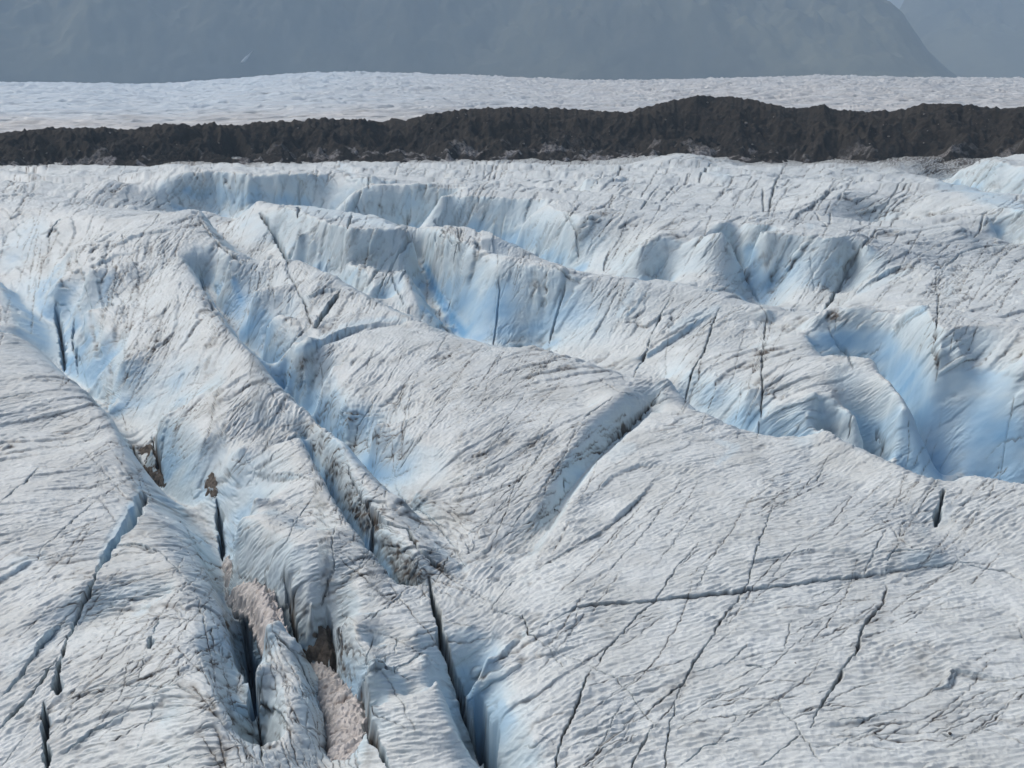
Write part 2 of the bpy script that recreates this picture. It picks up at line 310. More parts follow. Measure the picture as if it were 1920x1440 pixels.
# ------------------------------------------------------------------ cracks and crevasses: (half width m, depth m, dirt 0..1, pixels)
CRACKS = [
 # deep crevasses
 (1.0,2.6,.1,[(272,925),(262,945),(240,980),(222,1005)]), (.7,2.4,.15,[(222,1005),(205,1030),(183,1072)]), (.3,1.6,.6,[(183,1072),(170,1100),(157,1128)]), (.3,2,.7,[(157,1128),(140,1170),(125,1200)]), (.3,1.6,.7,[(125,1200),(112,1240),(100,1290)]),
 (.35,3,.6,[(83,1315),(86,1380),(88,1450)]), (.35,2.5,.1,[(108,1262),(109,1305)]), (.22,1.2,.1,[(295,1164),(289,1186)]), (.3,1.6,.1,[(284,1194),(280,1214)]),
 (.9,3,.95,[(103,570),(110,605),(116,640),(121,695)]), (.35,1.6,.8,[(140,590),(136,640),(146,700)]),
 (.6,3.5,.5,[(406,935),(415,990),(417,1050)]), (.4,3,.3,[(497,1100),(504,1146)]), (.9,5,.35,[(456,1155),(463,1190),(473,1270),(473,1335)]),
 (.45,4,.2,[(613,1150),(622,1200),(630,1262)]), (.35,2,.85,[(528,1075),(542,1107),(546,1148),(553,1190),(563,1207)]),
 (.55,3.2,.7,[(803,1086),(813,1128),(824,1166),(828,1204),(838,1235),(851,1270),(869,1318),(886,1374),(905,1430)]),
 (.6,6,.3,[(890,1322),(914,1388),(934,1450)]),
 (.5,3,.75,[(1769,918),(1763,945),(1755,984)]),
 (.5,2.0,.7,[(245,832),(258,858),(276,888),(300,912)]), (.45,2.2,.85,[(285,820),(296,860),(305,905)]), (.3,1,.8,[(398,885),(404,912),(398,935)]),
 (.35,2.0,.8,[(688,940),(706,971),(733,982),(765,992),(782,1027),(817,1055),(848,1079)]), (.22,1,.7,[(650,870),(665,905),(680,935),(698,965)]),
 (.4,2.5,.6,[(700,965),(695,990),(700,1020)]), (.3,1.5,.6,[(512,1105),(508,1130)]),
 (.12,.4,.6,[(775,940),(810,978),(837,1006),(855,1034),(872,1065)]),
 (.25,1.0,.75,[(674,1284),(695,1254),(712,1250),(737,1256),(765,1246),(792,1225)]), (.5,1.6,.9,[(678,1287),(674,1318),(688,1357),(712,1402),(733,1450)]),
 (.2,.8,.85,[(494,1255),(486,1300),(485,1340),(490,1412),(494,1450)]), (.3,1.2,.85,[(515,1190),(556,1228),(577,1273),(605,1340),(612,1391)]),
 (.8,3,.8,[(487,397),(510,430),(525,460),(540,494)]), (.6,1.6,.7,[(375,412),(400,445),(425,470),(455,495)]), (.5,2.2,.7,[(372,510),(380,542),(400,580),(420,610)]),
 (.6,1.8,.8,[(114,412),(100,428),(90,448)]),
 # cracks on the blue wall and its neighbours
 (.5,1.2,.95,[(1060,530),(1050,572),(1038,612),(1028,648)]), (.45,1.2,.95,[(934,517),(937,540),(931,600),(925,652)]),
 (.3,.7,.85,[(1262,550),(1247,575),(1234,600),(1222,630),(1215,660),(1195,690),(1185,715)]), (.38,.9,.95,[(1350,575),(1335,612),(1320,660),(1295,700),(1288,735),(1283,756)]),
 (.28,.7,.85,[(1428,575),(1438,592),(1432,640),(1428,700),(1430,740),(1425,790),(1420,822)]), (.5,1.2,.5,[(1370,450),(1390,487),(1400,520),(1417,552),(1427,577)]),
 (.4,1,.9,[(1052,395),(1070,412),(1080,430),(1084,455),(1085,497)]), (.5,1,.5,[(1047,400),(1032,435),(1017,462),(1002,485)]), (.35,.6,.6,[(1092,377),(1067,407),(1045,440),(1010,480)]),
 (.4,.8,.85,[(1037,497),(1060,515),(1087,530)]), (.3,.6,.8,[(1145,465),(1135,492),(1132,510)]), (.3,.5,.7,[(1112,452),(1100,480)]), (.3,.5,.6,[(1222,440),(1205,470),(1192,505)]),
 (.5,1,.5,[(1207,515),(1232,505),(1252,480)]), (.5,1.2,.85,[(777,435),(755,465),(740,487),(732,505),(715,535),(705,555)]), (.35,.6,.6,[(732,505),(740,530),(757,570)]),
 (.45,.8,.7,[(712,465),(670,480),(622,507)]), (.5,.9,.75,[(717,495),(697,525),(672,547)]), (.3,.8,.8,[(530,497),(552,530),(562,552),(572,570),(580,600),(590,617)]),
 (.7,2,.85,[(640,542),(620,572),(603,597),(592,617)]), (.3,.6,.7,[(572,562),(602,540),(630,535)]), (.35,.8,.75,[(560,632),(580,610)]), (.3,.6,.6,[(535,660),(560,632)]),
 (.5,1,.6,[(860,450),(870,420),(890,380)]), (.5,1,.5,[(815,440),(822,465),(828,480)]), (.35,.6,.7,[(835,440),(850,455),(870,470)]),
 (.8,1.6,.85,[(562,342),(560,375),(560,407)]), (.8,1.4,.8,[(677,362),(662,392),(652,430)]), (.6,1,.7,[(520,352),(512,387)]), (.6,1,.8,[(692,325),(691,357)]), (.8,1.2,.8,[(765,400),(762,432)]),
 (.6,1,.8,[(812,405),(835,440)]), (.5,.8,.6,[(850,400),(858,430),(862,450)]), (.6,1,.6,[(535,340),(527,375)]), (.6,.8,.6,[(700,320),(693,345)]), (.6,.8,.6,[(595,350),(587,380)]), (.6,.8,.6,[(610,370),(598,400)]),
 (.9,1.4,.85,[(1182,305),(1165,317),(1150,340)]), (.9,1.4,.8,[(1335,308),(1318,325),(1310,337)]), (.8,1,.7,[(1395,355),(1422,340)]), (.7,1,.7,[(1430,355),(1432,400)]), (.6,1,.7,[(1237,345),(1215,375),(1202,392)]),
 (.7,.9,.7,[(1275,332),(1240,380),(1235,395)]), (.6,.8,.6,[(1258,348),(1265,358),(1285,357)]), (.7,.9,.6,[(1052,345),(1045,362)]), (.6,.8,.6,[(1130,325),(1120,345)]), (.7,.9,.7,[(940,308),(900,335),(880,345)]), (.6,.8,.6,[(880,320),(862,342)]),
 (.8,1.2,.8,[(1475,307),(1455,342),(1445,375),(1442,404)]), (.6,.8,.75,[(1575,345),(1550,365),(1512,392),(1480,417)]), (.5,.8,.65,[(1700,327),(1680,352),(1665,385),(1640,412)]), (.5,.8,.6,[(1710,362),(1675,395),(1657,407)]),
 (.5,.6,.55,[(1652,347),(1625,375)]), (.5,.7,.6,[(1527,397),(1540,415),(1555,427)]), (.5,.7,.6,[(1556,395),(1557,420)]), (.4,.6,.6,[(1597,412),(1615,420),(1640,425)]),
 (.5,.9,.85,[(1615,465),(1620,455),(1642,437),(1665,432)]), (.45,.8,.85,[(1860,390),(1845,402),(1837,430),(1827,442)]), (.7,1.6,.9,[(1600,460),(1610,472),(1590,500),(1575,530),(1560,562),(1535,592)]),
 (.3,.4,.5,[(1518,465),(1527,550)]), (.4,.9,.5,[(1700,492),(1667,510),(1640,527),(1602,555)]), (.5,.9,.6,[(1700,492),(1715,502),(1752,506),(1775,498),(1797,480),(1830,465),(1880,456),(1920,455)]),
 (.28,.6,.85,[(1756,505),(1755,537),(1760,555),(1757,600),(1749,655),(1758,682),(1753,711)]), (.35,1,.4,[(1747,570),(1692,602),(1675,615)]), (.35,.6,.6,[(1855,515),(1880,480),(1895,465)]),
 (.3,.6,.5,[(1551,609),(1568,644),(1586,661),(1600,690)]), (.25,.4,.45,[(1901,743),(1892,804),(1880,862),(1873,903)]), (.3,.8,.7,[(1597,778),(1592,819)]), (.25,.8,.6,[(1641,804),(1650,822),(1657,848)]),
 (.2,.4,.6,[(1545,877),(1530,906)]),
 # left mounds
 (.22,.5,.7,[(0,942),(30,915),(50,900),(75,875)]), (.15,.3,.6,[(0,748),(60,737)]), (.16,.4,.75,[(180,940),(139,975),(104,1006),(76,1030),(71,1050)]), (.14,.4,.6,[(71,1052),(118,1040),(177,1044)]),
 (.14,.4,.75,[(201,1023),(250,1020),(302,1037),(333,1068),(361,1096)]), (.45,.8,.8,[(0,1367),(35,1325),(76,1280),(108,1232)]), (.3,.9,.4,[(0,1311),(35,1273),(80,1204),(121,1168)]),
 (.1,.25,.7,[(139,1301),(208,1284),(260,1284),(333,1287),(365,1301)]), (.1,.3,.6,[(260,1277),(267,1242),(278,1214)]), (.08,.2,.5,[(299,1301),(278,1350),(253,1416)]), (.25,.4,.4,[(120,1412),(180,1370),(250,1325)]),
 (.14,.3,.8,[(337,975),(361,1016),(385,1044)]), (.14,.3,.8,[(382,1134),(403,1162)]), (.16,.3,.85,[(396,1176),(398,1205),(403,1232)]), (.12,.25,.7,[(361,1096),(378,1150),(398,1250),(412,1310)]), (.1,.2,.6,[(0,1440),(60,1370)]),
 (.12,.25,.6,[(330,1000),(380,1080)]), (.1,.2,.6,[(420,1310),(450,1370),(470,1440)]),
 # long ridge
 (.18,.4,.85,[(260,686),(285,655),(312,620),(340,590)]), (.18,.4,.85,[(350,722),(362,717),(372,692),(410,650),(425,625)]), (.12,.3,.7,[(362,717),(385,717)]), (.15,.35,.8,[(480,680),(500,715),(520,755),(535,775)]),
 (.15,.35,.75,[(482,862),(518,808)]), (.12,.3,.7,[(482,890),(515,850),(545,825)]), (.14,.35,.7,[(480,893),(520,890),(560,893),(605,908),(640,945)]), (.14,.35,.75,[(605,908),(580,940),(560,967),(539,1009),(515,1041),(497,1072),(497,1103)]),
 (.18,.4,.8,[(633,971),(622,1009),(626,1061),(612,1103),(601,1134)]), (.14,.3,.7,[(688,1030),(674,1065),(640,1085)]), (.16,.35,.8,[(761,1107),(726,1138),(695,1162)]), (.14,.3,.7,[(687,885),(675,915)]), (.12,.3,.6,[(727,912),(715,960)]),
 (.16,.4,.7,[(237,477),(275,460),(300,445),(360,420)]), (.16,.4,.6,[(150,470),(188,455),(225,432)]), (.2,.4,.6,[(228,435),(237,477)]), (.16,.35,.6,[(140,590),(160,545),(190,490),(215,460)]), (.16,.35,.6,[(160,640),(200,570),(260,520),(330,480)]),
 (.16,.35,.6,[(215,700),(260,640),(330,560)]), (.2,.5,.5,[(190,620),(215,540),(225,510)]), (.2,.35,.6,[(0,480),(15,440),(60,405)]), (.14,.3,.6,[(290,800),(360,730),(420,690)]), (.14,.3,.55,[(330,860),(400,800),(470,740)]),
 (.12,.25,.6,[(470,1150),(520,1100)]), (.14,.3,.6,[(745,1195),(740,1230)]), (.12,.25,.6,[(800,1225),(802,1245)]), (.14,.3,.7,[(700,1195),(690,1230),(685,1262)]),
 # central mound
 (.15,.35,.65,[(708,645),(690,680),(683,700)]), (.18,.5,.7,[(657,737),(648,760),(640,780),(632,825)]), (.16,.35,.75,[(755,665),(725,720),(700,755),(670,800),(660,850)]), (.16,.4,.9,[(848,742),(830,765),(800,810),(780,835),(750,880),(740,905)]),
 (.1,.2,.6,[(845,745),(800,780),(720,800)]), (.1,.25,.65,[(757,825),(745,870),(735,905)]), (.15,.35,.75,[(740,908),(750,930),(765,945),(790,958),(850,1000)]), (.16,.4,.6,[(790,940),(850,905),(920,875),(990,835),(1040,810)]),
 (.18,.4,.8,[(1035,810),(1000,870),(975,900),(950,925)]), (.15,.35,.75,[(1085,790),(1060,850),(1020,910),(985,955),(950,1000)]), (.12,.25,.6,[(960,860),(1020,835),(1060,810),(1090,790)]), (.1,.2,.6,[(1110,705),(1160,735),(1195,745)]),
 (.2,.35,.6,[(1165,705),(1172,715)]), (.15,.3,.6,[(980,680),(1000,695),(1035,708)]), (.12,.3,.5,[(920,715),(960,685),(1000,675)]), (.12,.25,.5,[(565,690),(600,660)]), (.14,.3,.5,[(578,700),(608,650)]), (.13,.3,.6,[(870,1010),(930,960),(960,925)]),
 (.4,.8,.75,[(1120,850),(1165,812),(1190,790),(1210,766),(1228,758),(1255,746)]), (.2,.5,.6,[(1090,790),(1100,780),(1150,745)]), (.18,.4,.6,[(1070,905),(1055,900),(1060,930)]),
 # front right mound
 (.30,.5,.8,[(985,1190),(1010,1180),(1080,1139),(1140,1132),(1200,1129),(1300,1118),(1400,1108),(1500,1095),(1620,1080),(1740,1062)]), (.2,.3,.55,[(1740,1062),(1800,1055),(1850,1057)]),
 (.13,.3,.7,[(1255,875),(1230,895),(1200,935),(1146,985),(1114,1006),(1062,1034),(1007,1068),(961,1093),(920,1141)]), (.12,.25,.65,[(1282,895),(1250,940),(1215,992),(1166,1044),(1145,1068),(1121,1096)]), (.09,.2,.6,[(1310,945),(1290,980),(1230,1060)]),
 (.18,.35,.8,[(1316,1013),(1270,1062),(1250,1096),(1225,1131),(1201,1148),(1173,1180),(1135,1218),(1125,1239),(1114,1252)]), (.24,.5,.9,[(1110,1255),(1097,1277),(1083,1322),(1062,1364),(1048,1402),(1040,1450)]),
 (.1,.25,.7,[(1354,1013),(1326,1062),(1319,1079),(1302,1117)]), (.15,.45,.95,[(978,1155),(988,1172),(992,1190),(1005,1198)]), (.11,.35,.9,[(1005,1198),(1050,1225),(1105,1247),(1150,1268),(1180,1300),(1200,1330),(1225,1358)]), (.12,.3,.8,[(1010,1200),(1045,1235),(1055,1250)]),
 (.14,.35,.8,[(920,1141),(950,1152),(980,1160)]), (.3,.35,.7,[(1399,1110),(1361,1148),(1333,1197),(1298,1245),(1288,1273),(1232,1322),(1213,1340)]), (.14,.3,.7,[(1288,1273),(1270,1305),(1253,1377),(1246,1450)]), (.2,.35,.75,[(1229,1357),(1200,1405),(1180,1450)]),
 (.12,.3,.6,[(1298,1263),(1345,1248),(1399,1235)]), (.1,.2,.55,[(1173,1305),(1139,1374),(1104,1440)]), (.15,.35,.55,[(1274,1440),(1319,1402),(1400,1378)]), (.16,.35,.7,[(1457,926),(1440,975),(1422,1020),(1402,1093),(1395,1107),(1370,1145),(1360,1172)]),
 (.1,.25,.65,[(1360,1061),(1430,1051),(1527,1032)]), (.1,.25,.65,[(1550,1045),(1650,1037),(1740,1030),(1830,1033)]), (.12,.25,.75,[(1646,966),(1669,989),(1686,1010),(1711,1027)]), (.16,.25,.6,[(1667,987),(1645,1020),(1617,1082)]),
 (.4,.5,.75,[(1662,1098),(1655,1134),(1617,1176),(1607,1221),(1586,1246),(1568,1280),(1544,1315),(1520,1364)]), (.12,.3,.65,[(1518,1364),(1554,1353),(1624,1350),(1672,1339),(1725,1336)]), (.09,.25,.7,[(1454,1298),(1464,1332),(1492,1357),(1502,1377),(1537,1430)]),
 (.2,.3,.6,[(1502,1379),(1465,1405),(1422,1440)]), (.16,.3,.55,[(1400,1208),(1380,1232),(1360,1247)]), (.12,.25,.6,[(1483,1165),(1471,1218)]), (.2,.6,.8,[(1790,1041),(1808,1058),(1850,1066),(1884,1070),(1919,1089)]), (.15,.2,.4,[(1721,1311),(1776,1287),(1787,1260),(1825,1266),(1920,1278)]),
 (.3,.5,.6,[(1400,1247),(1420,1249),(1440,1257)]), (.2,.3,.7,[(1770,1378),(1785,1382)]), (.15,.3,.6,[(1685,1010),(1690,985),(1705,975)]), (.12,.2,.4,[(1520,1120),(1560,1105),(1600,1085)]),
 (.1,.25,.6,[(1025,1380),(1005,1400),(985,1398)]), (.1,.3,.8,[(1013,1377),(1028,1385),(1038,1398)]), (.14,.35,.6,[(1660,1080),(1665,1050),(1685,1020)]), (.1,.2,.5,[(1060,1405),(1120,1382),(1170,1370)]), (.12,.25,.5,[(1860,1010),(1835,1030)]),
 (.08,.2,.5,[(1540,1420),(1600,1380),(1690,1350)]), (.1,.25,.6,[(985,1190),(960,1215),(915,1250),(888,1285),(884,1315)]), (.1,.2,.5,[(1900,1170),(1910,1180),(1920,1200)]),
]

# slabs that have slipped: (height m, fade m, photo direction of the high side, pixels along the foot)
SCARPS = [
 (.38,2.6,(0,-1),[(985,1186),(1010,1178),(1080,1138),(1200,1128),(1400,1107),(1620,1079),(1740,1061),(1850,1058)]), (1.0,1.3,(-.6,-1),[(982,1190),(912,1255),(888,1305)]),
 (2.0,2.4,(0,-1),[(540,674),(607,641),(680,615),(770,603)]), (.8,1.2,(-.4,-1),[(0,1311),(35,1273),(80,1204),(121,1168)]), (.7,1,(0,-1),[(-20,1100),(40,1062),(71,1050)]),
 (1.1,1.8,(-.5,-1),[(1747,572),(1692,604),(1675,617)]), (1.3,2.5,(-.5,-1),[(1700,494),(1660,513),(1602,556)]), (1.5,2.2,(-.3,-1),[(1352,580),(1290,617),(1215,668),(1155,690)]), (.9,1.6,(-1,-.3),[(1210,545),(1190,578),(1165,602)]),
 (.5,1,(-.5,-1),[(255,1328),(180,1372),(120,1414)]), (.5,.8,(0,-1),[(674,1284),(695,1255),(737,1257),(765,1247),(792,1226)]), (.5,1.2,(0,-1),[(1110,930),(1150,892),(1200,872),(1255,876)]), (.4,1.0,(0,-1),[(201,1024),(250,1021),(302,1038)]),
 (1.2,2.5,(-.6,-1),[(640,545),(600,600),(592,618)]), (.9,1.8,(0,-1),[(570,565),(602,545),(640,540)]), (.8,1.8,(0,-1),[(480,893),(560,895),(605,910),(640,947)]), (1.2,2.5,(0,-1),[(170,505),(215,478),(290,470)]), (1.2,2.5,(0,-1),[(190,470),(270,440),(350,425)]),
 (1.4,3,(-.5,-1),[(1255,480),(1235,505),(1207,516)]), (1.2,3,(0,-1),[(622,508),(670,482),(720,463)]), (1.6,3,(0,-1),[(1480,418),(1512,393),(1575,346)]), (1.6,4,(0,-1),[(1130,345),(1180,332),(1240,330)]), (1.6,4,(0,-1),[(760,352),(840,350),(900,352)]),
 (.6,1.4,(0,-1),[(1060,1035),(1114,1007),(1192,942),(1240,888)]), (.35,1,(0,-1),[(1360,1062),(1430,1052),(1527,1033),(1650,1037)]), (.4,1,(0,-1),[(1515,1366),(1624,1351),(1725,1337)]), (.5,1.2,(0,-1),[(1725,1310),(1780,1285),(1790,1260),(1825,1267),(1920,1280)]),
]

# exposed clean blue ice: (strength, soft brush of u, v, radius px)
BLUE = [
 (.7,[(445,600,16),(490,660,26),(545,725,30),(600,785,30),(655,845,26),(710,895,22),(750,935,14)]), (.6,[(440,530,10),(455,590,16)]), (.5,[(640,760,40),(690,820,45),(740,880,32)]),
 (.95,[(570,825,8),(590,870,14),(625,930,18),(660,985,18),(704,1035,15),(742,1090,12)]), (.75,[(70,590,28),(95,640,30),(125,670,28),(145,690,18)]), (.7,[(20,480,26),(70,430,26)]), (.65,[(25,560,24),(60,540,24)]),
 (.75,[(860,540,34),(890,590,45),(890,625,30),(930,560,40)]), (1.35,[(800,500,7),(815,540,9),(838,585,11),(862,622,14)]), (.45,[(1000,580,55),(1100,590,50),(960,560,50)]), (.45,[(900,430,28),(980,450,36)]),
 (.6,[(345,362,16),(400,366,20),(480,370,16),(560,382,20),(640,402,18),(730,420,14)]), (.7,[(1405,470,18),(1425,530,24),(1435,560,20)]), (.45,[(1480,500,36),(1550,500,26)]), (.4,[(350,355,9)]),
 (1.0,[(1530,635,18),(1580,635,26),(1650,640,32),(1700,700,40),(1740,790,48),(1760,880,34)]), (.9,[(1850,770,66),(1890,840,60),(1830,870,40),(1880,725,40),(1830,715,40),(1780,720,34)]), (.6,[(1690,775,22),(1722,850,20),(1758,895,18)]),
 (.5,[(1330,725,34),(1390,770,36),(1430,800,26)]), (.5,[(1465,815,26),(1510,820,20)]), (.8,[(1765,345,12),(1800,350,16),(1860,372,18),(1915,388,14)]), (.7,[(1862,428,10),(1875,436,10)]),
 (.8,[(244,955,13),(212,1008,13),(190,1050,8)]), (.35,[(425,1130,22),(440,1240,24),(455,1330,20)]), (1.0,[(470,1235,9),(473,1310,9)]), (.5,[(408,980,14),(414,1030,10)]), (.5,[(640,1210,14),(652,1250,14)]),
 (.75,[(868,1260,18),(888,1310,20)]), (.5,[(920,1250,26),(940,1320,36),(930,1390,30)]), (.35,[(960,1380,36),(990,1330,26)]), (.4,[(940,1215,18),(900,1245,16)]), (.6,[(560,658,9),(620,632,11),(680,608,9),(740,597,6)]),
 (.6,[(470,560,22),(500,620,22)]), (.35,[(1735,580,10)]), (.3,[(1780,545,14)]), (.5,[(1260,622,9),(1300,600,12),(1345,578,8)]), (.5,[(1190,530,8),(1180,560,8),(1160,590,8)]), (.5,[(1700,505,8),(1660,525,10),(1610,550,6)]),
 (.6,[(245,950,8),(280,880,6)]), (.4,[(260,760,12),(285,745,10)]), (.5,[(1345,825,6),(1380,840,8),(1345,868,6)]), (.45,[(1060,900,12),(1040,950,14),(1055,910,10)]), (.35,[(1150,850,14),(1185,840,10)]), (.5,[(30,1060,14),(80,1040,8)]), (.4,[(20,1260,12),(60,1220,10),(110,1180,8)]),
 (.7,[(205,520,9),(195,560,10)]), (.5,[(1320,325,6),(1360,330,12)]), (.4,[(1520,422,9)]), (.7,[(437,525,7),(450,560,8)]), (.5,[(640,315,8),(660,325,8)]), (.35,[(1000,440,20),(930,470,20)]), (.4,[(860,380,14),(880,420,20)]),
]
# debris lying on the ice: (strength, brush)
DIRT = [
 (.8,[(250,835,8),(285,850,9),(300,900,9)]), (.75,[(400,905,13),(398,930,8)]), (.6,[(597,1195,16),(600,1230,14),(575,1235,14)]), (.35,[(560,1140,20),(600,1170,14)]), (.4,[(545,1110,9),(550,1170,9)]), (.5,[(460,1180,5),(452,1240,5),(448,1280,5)]),
 (.3,[(770,930,24),(830,960,24)]), (.25,[(880,960,40),(940,960,30)]), (.55,[(1215,770,7),(1180,795,9),(1150,820,9)]), (.35,[(790,1010,9),(840,1070,12)]), (.5,[(690,1430,14),(700,1380,9)]), (.4,[(836,1200,8),(850,1290,10),(880,1400,14)]), (.25,[(620,1060,30),(640,1130,30)]),
 (.3,[(1655,1140,14),(1600,1230,14)]), (.35,[(1290,1270,20),(1240,1320,16)]), (.3,[(1690,1000,14),(1675,1060,12)]), (.3,[(230,1390,20)]), (.35,[(360,1290,14),(340,1280,12)]), (.4,[(85,500,12),(85,480,10)]), (.25,[(1560,590,14),(1580,560,8)]),
 (.3,[(1600,390,24),(1640,400,20)]), (.25,[(1740,315,30),(1850,305,30)]), (.4,[(1600,300,20),(1700,303,20),(1820,304,20)]), (.25,[(640,560,20),(600,550,14)]), (.25,[(1090,430,14),(1150,450,24)]),
]
# run of the melt ripples: (u, v, photo angle in degrees, up to the right is positive)
FLOW = [
 (100,850,12),(50,720,10),(100,1000,16),(150,900,8),(60,1150,30),(60,1350,40),(220,1100,10),(220,1300,20),(330,1380,12),(260,1200,16),(420,1200,-62),(360,1000,-58),(440,1350,-64),(235,880,-62),
 (540,1350,-58),(520,1250,-50),(450,750,36),(350,800,38),(400,650,36),(300,620,46),(300,520,38),(220,560,58),(180,640,62),(560,900,20),(500,950,16),(600,1050,16),(520,1020,22),(700,1150,8),(750,1350,14),(640,980,-20),(700,1040,-40),
 (60,480,66),(100,420,50),(40,580,62),(130,660,78),(200,420,16),(300,400,14),(250,350,22),(150,340,30),(600,760,55),(540,600,52),(680,850,70),(760,900,66),(720,700,40),(850,700,30),(850,850,34),(1000,850,34),(1000,720,18),(1130,740,16),(900,960,32),
 (1000,1000,50),(1100,950,40),(1200,850,30),(1350,850,20),(1250,1000,32),(1450,900,20),(1600,960,16),(1500,1000,18),(1650,900,52),(1580,860,52),(1720,950,50),(1830,980,46),(1900,960,44),(1900,1050,30),(1200,1180,18),(1100,1220,32),(1000,1300,40),(960,1420,62),
 (1300,1250,20),(1500,1200,12),(1700,1200,14),(1850,1300,10),(1600,1350,10),(1400,1400,16),(1150,1400,30),(1800,1420,8),(880,1200,40),(820,1000,-30),(860,1120,60),
 (1300,640,34),(1400,700,34),(1350,780,60),(1500,680,18),(1560,740,16),(1600,840,50),(1000,590,66),(900,590,80),(1120,580,58),(1200,600,45),(1280,560,30),(980,430,66),(900,440,74),(1100,430,36),(1180,470,38),(1300,500,52),(1350,480,48),(1250,440,26),
 (1480,500,62),(1560,490,60),(1620,530,42),(1680,560,34),(1850,580,34),(1880,480,24),(1700,450,24),(1780,400,10),(1600,390,30),(1550,330,24),(1700,640,50),(1850,700,60),(560,370,74),(680,400,66),(400,365,80),(750,400,60),(600,450,34),(680,490,36),(740,520,40),(560,560,40),(480,540,55),
 (850,350,34),(1000,340,40),(1150,340,40),(1300,360,40),(1400,380,44),(960,390,50),(800,385,50),(1700,310,12),(400,310,30),(800,315,34),
]


# ------------------------------------------------------------------ the ice mesh: fine where it shows, one sheet
NJ, NI = (700, 760) if QUICK else (1500, 1650)
TH = np.linspace(-.68, .68, NJ).astype(np.float32)
SIN, COS = np.sin(TH)[None, :], np.cos(TH)[None, :]


def brush_segments(items):
    segs = []
    for it in items:
        pts = it[-1]
        hh = [hit(p[0], p[1])[0] for p in pts]
        segs.append((it[:-1], pts, hh))
    return segs


def crack_world():
    out = []
    for (w, d, dirt, pts) in CRACKS:
        w *= .65 if d >= 1.6 else (.36 if pts[0][1] > 640 else .48)
        p = dense(pts, 6.0)
        w3 = hit(p[:, 0], p[:, 1])
        out.append((w, d, dirt, w3))
    return out


def bundles():
    rg = random.Random(5)
    fl = np.array(FLOW, float)
    out = []
    zones = [(0, 1920, 312, 420, 66, 2.9), (0, 480, 420, 640, 46, 2.2), (480, 1000, 420, 620, 40, 2.4), (1000, 1920, 420, 600, 50, 2.4), (150, 560, 560, 860, 46, 2.0), (960, 1500, 560, 800, 20, 2.0),
             (0, 260, 700, 1050, 14, 1.8), (420, 760, 860, 1240, 34, 1.9), (0, 440, 1050, 1440, 32, 1.9), (560, 1080, 660, 1080, 34, 1.8), (1000, 1920, 860, 1440, 40, 1.7), (1600, 1920, 480, 680, 10, 2.0), (470, 620, 1210, 1440, 14, 1.9)]
    for (u0, u1, v0, v1, n, wpx) in zones:
        for _ in range(n):
            u, v = rg.uniform(u0, u1), rg.uniform(v0, v1)
            wt = 1 / ((fl[:, 0] - u) ** 2 + (1.4 * (fl[:, 1] - v)) ** 2 + 900) ** 1.5
            a2 = np.radians(fl[:, 2] * 2)
            a = .5 * math.atan2((wt * np.sin(a2)).sum(), (wt * np.cos(a2)).sum())
            a += math.copysign(math.radians(rg.uniform(0, 18)), a) * (1 if abs(a) < 1.1 else 0)
            near = (v - 300) / 1140
            for k in range(rg.randint(2, 5)):
                off = rg.gauss(0, 16 + 26 * near); al = rg.gauss(0, 22 + 25 * near)
                x = u + al * math.cos(a) + off * math.sin(a); y = v - al * math.sin(a) + off * math.cos(a)
                ln = rg.uniform(.3, 1) ** 1.3 * (80 + 210 * near); m = max(4, int(ln / 13))
                b = a + rg.gauss(0, .09); pts = []
                for q in range(m + 1):
                    pts.append((x, y)); b += rg.gauss(0, .085); x += ln / m * math.cos(b); y -= ln / m * math.sin(b)
                p = np.array(pts)
                w3 = hit(p[:, 0], p[:, 1])
                slant = np.linalg.norm(w3.mean(0) - np.array([0, 0, H]))
                w = max(.5 * wpx * rg.uniform(.45, 1.1) * slant / F, .05)
                out.append((w, min(.5, 2.2 * w), rg.uniform(.45, .9), w3))
    return out


CW = crack_world()
NBIG = len(CW)
CW += bundles()


def col_range(x0, y0, x1, y1, r):
    R = max(5.0, min(math.hypot(x0, y0), math.hypot(x1, y1)))
    t0, t1 = math.atan2(x0, y0), math.atan2(x1, y1)
    m = r / R
    step = TH[1] - TH[0]
    a = int((min(t0, t1) - m - TH[0]) / step); b = int((max(t0, t1) + m - TH[0]) / step) + 2
    return max(0, a), min(NJ, b)


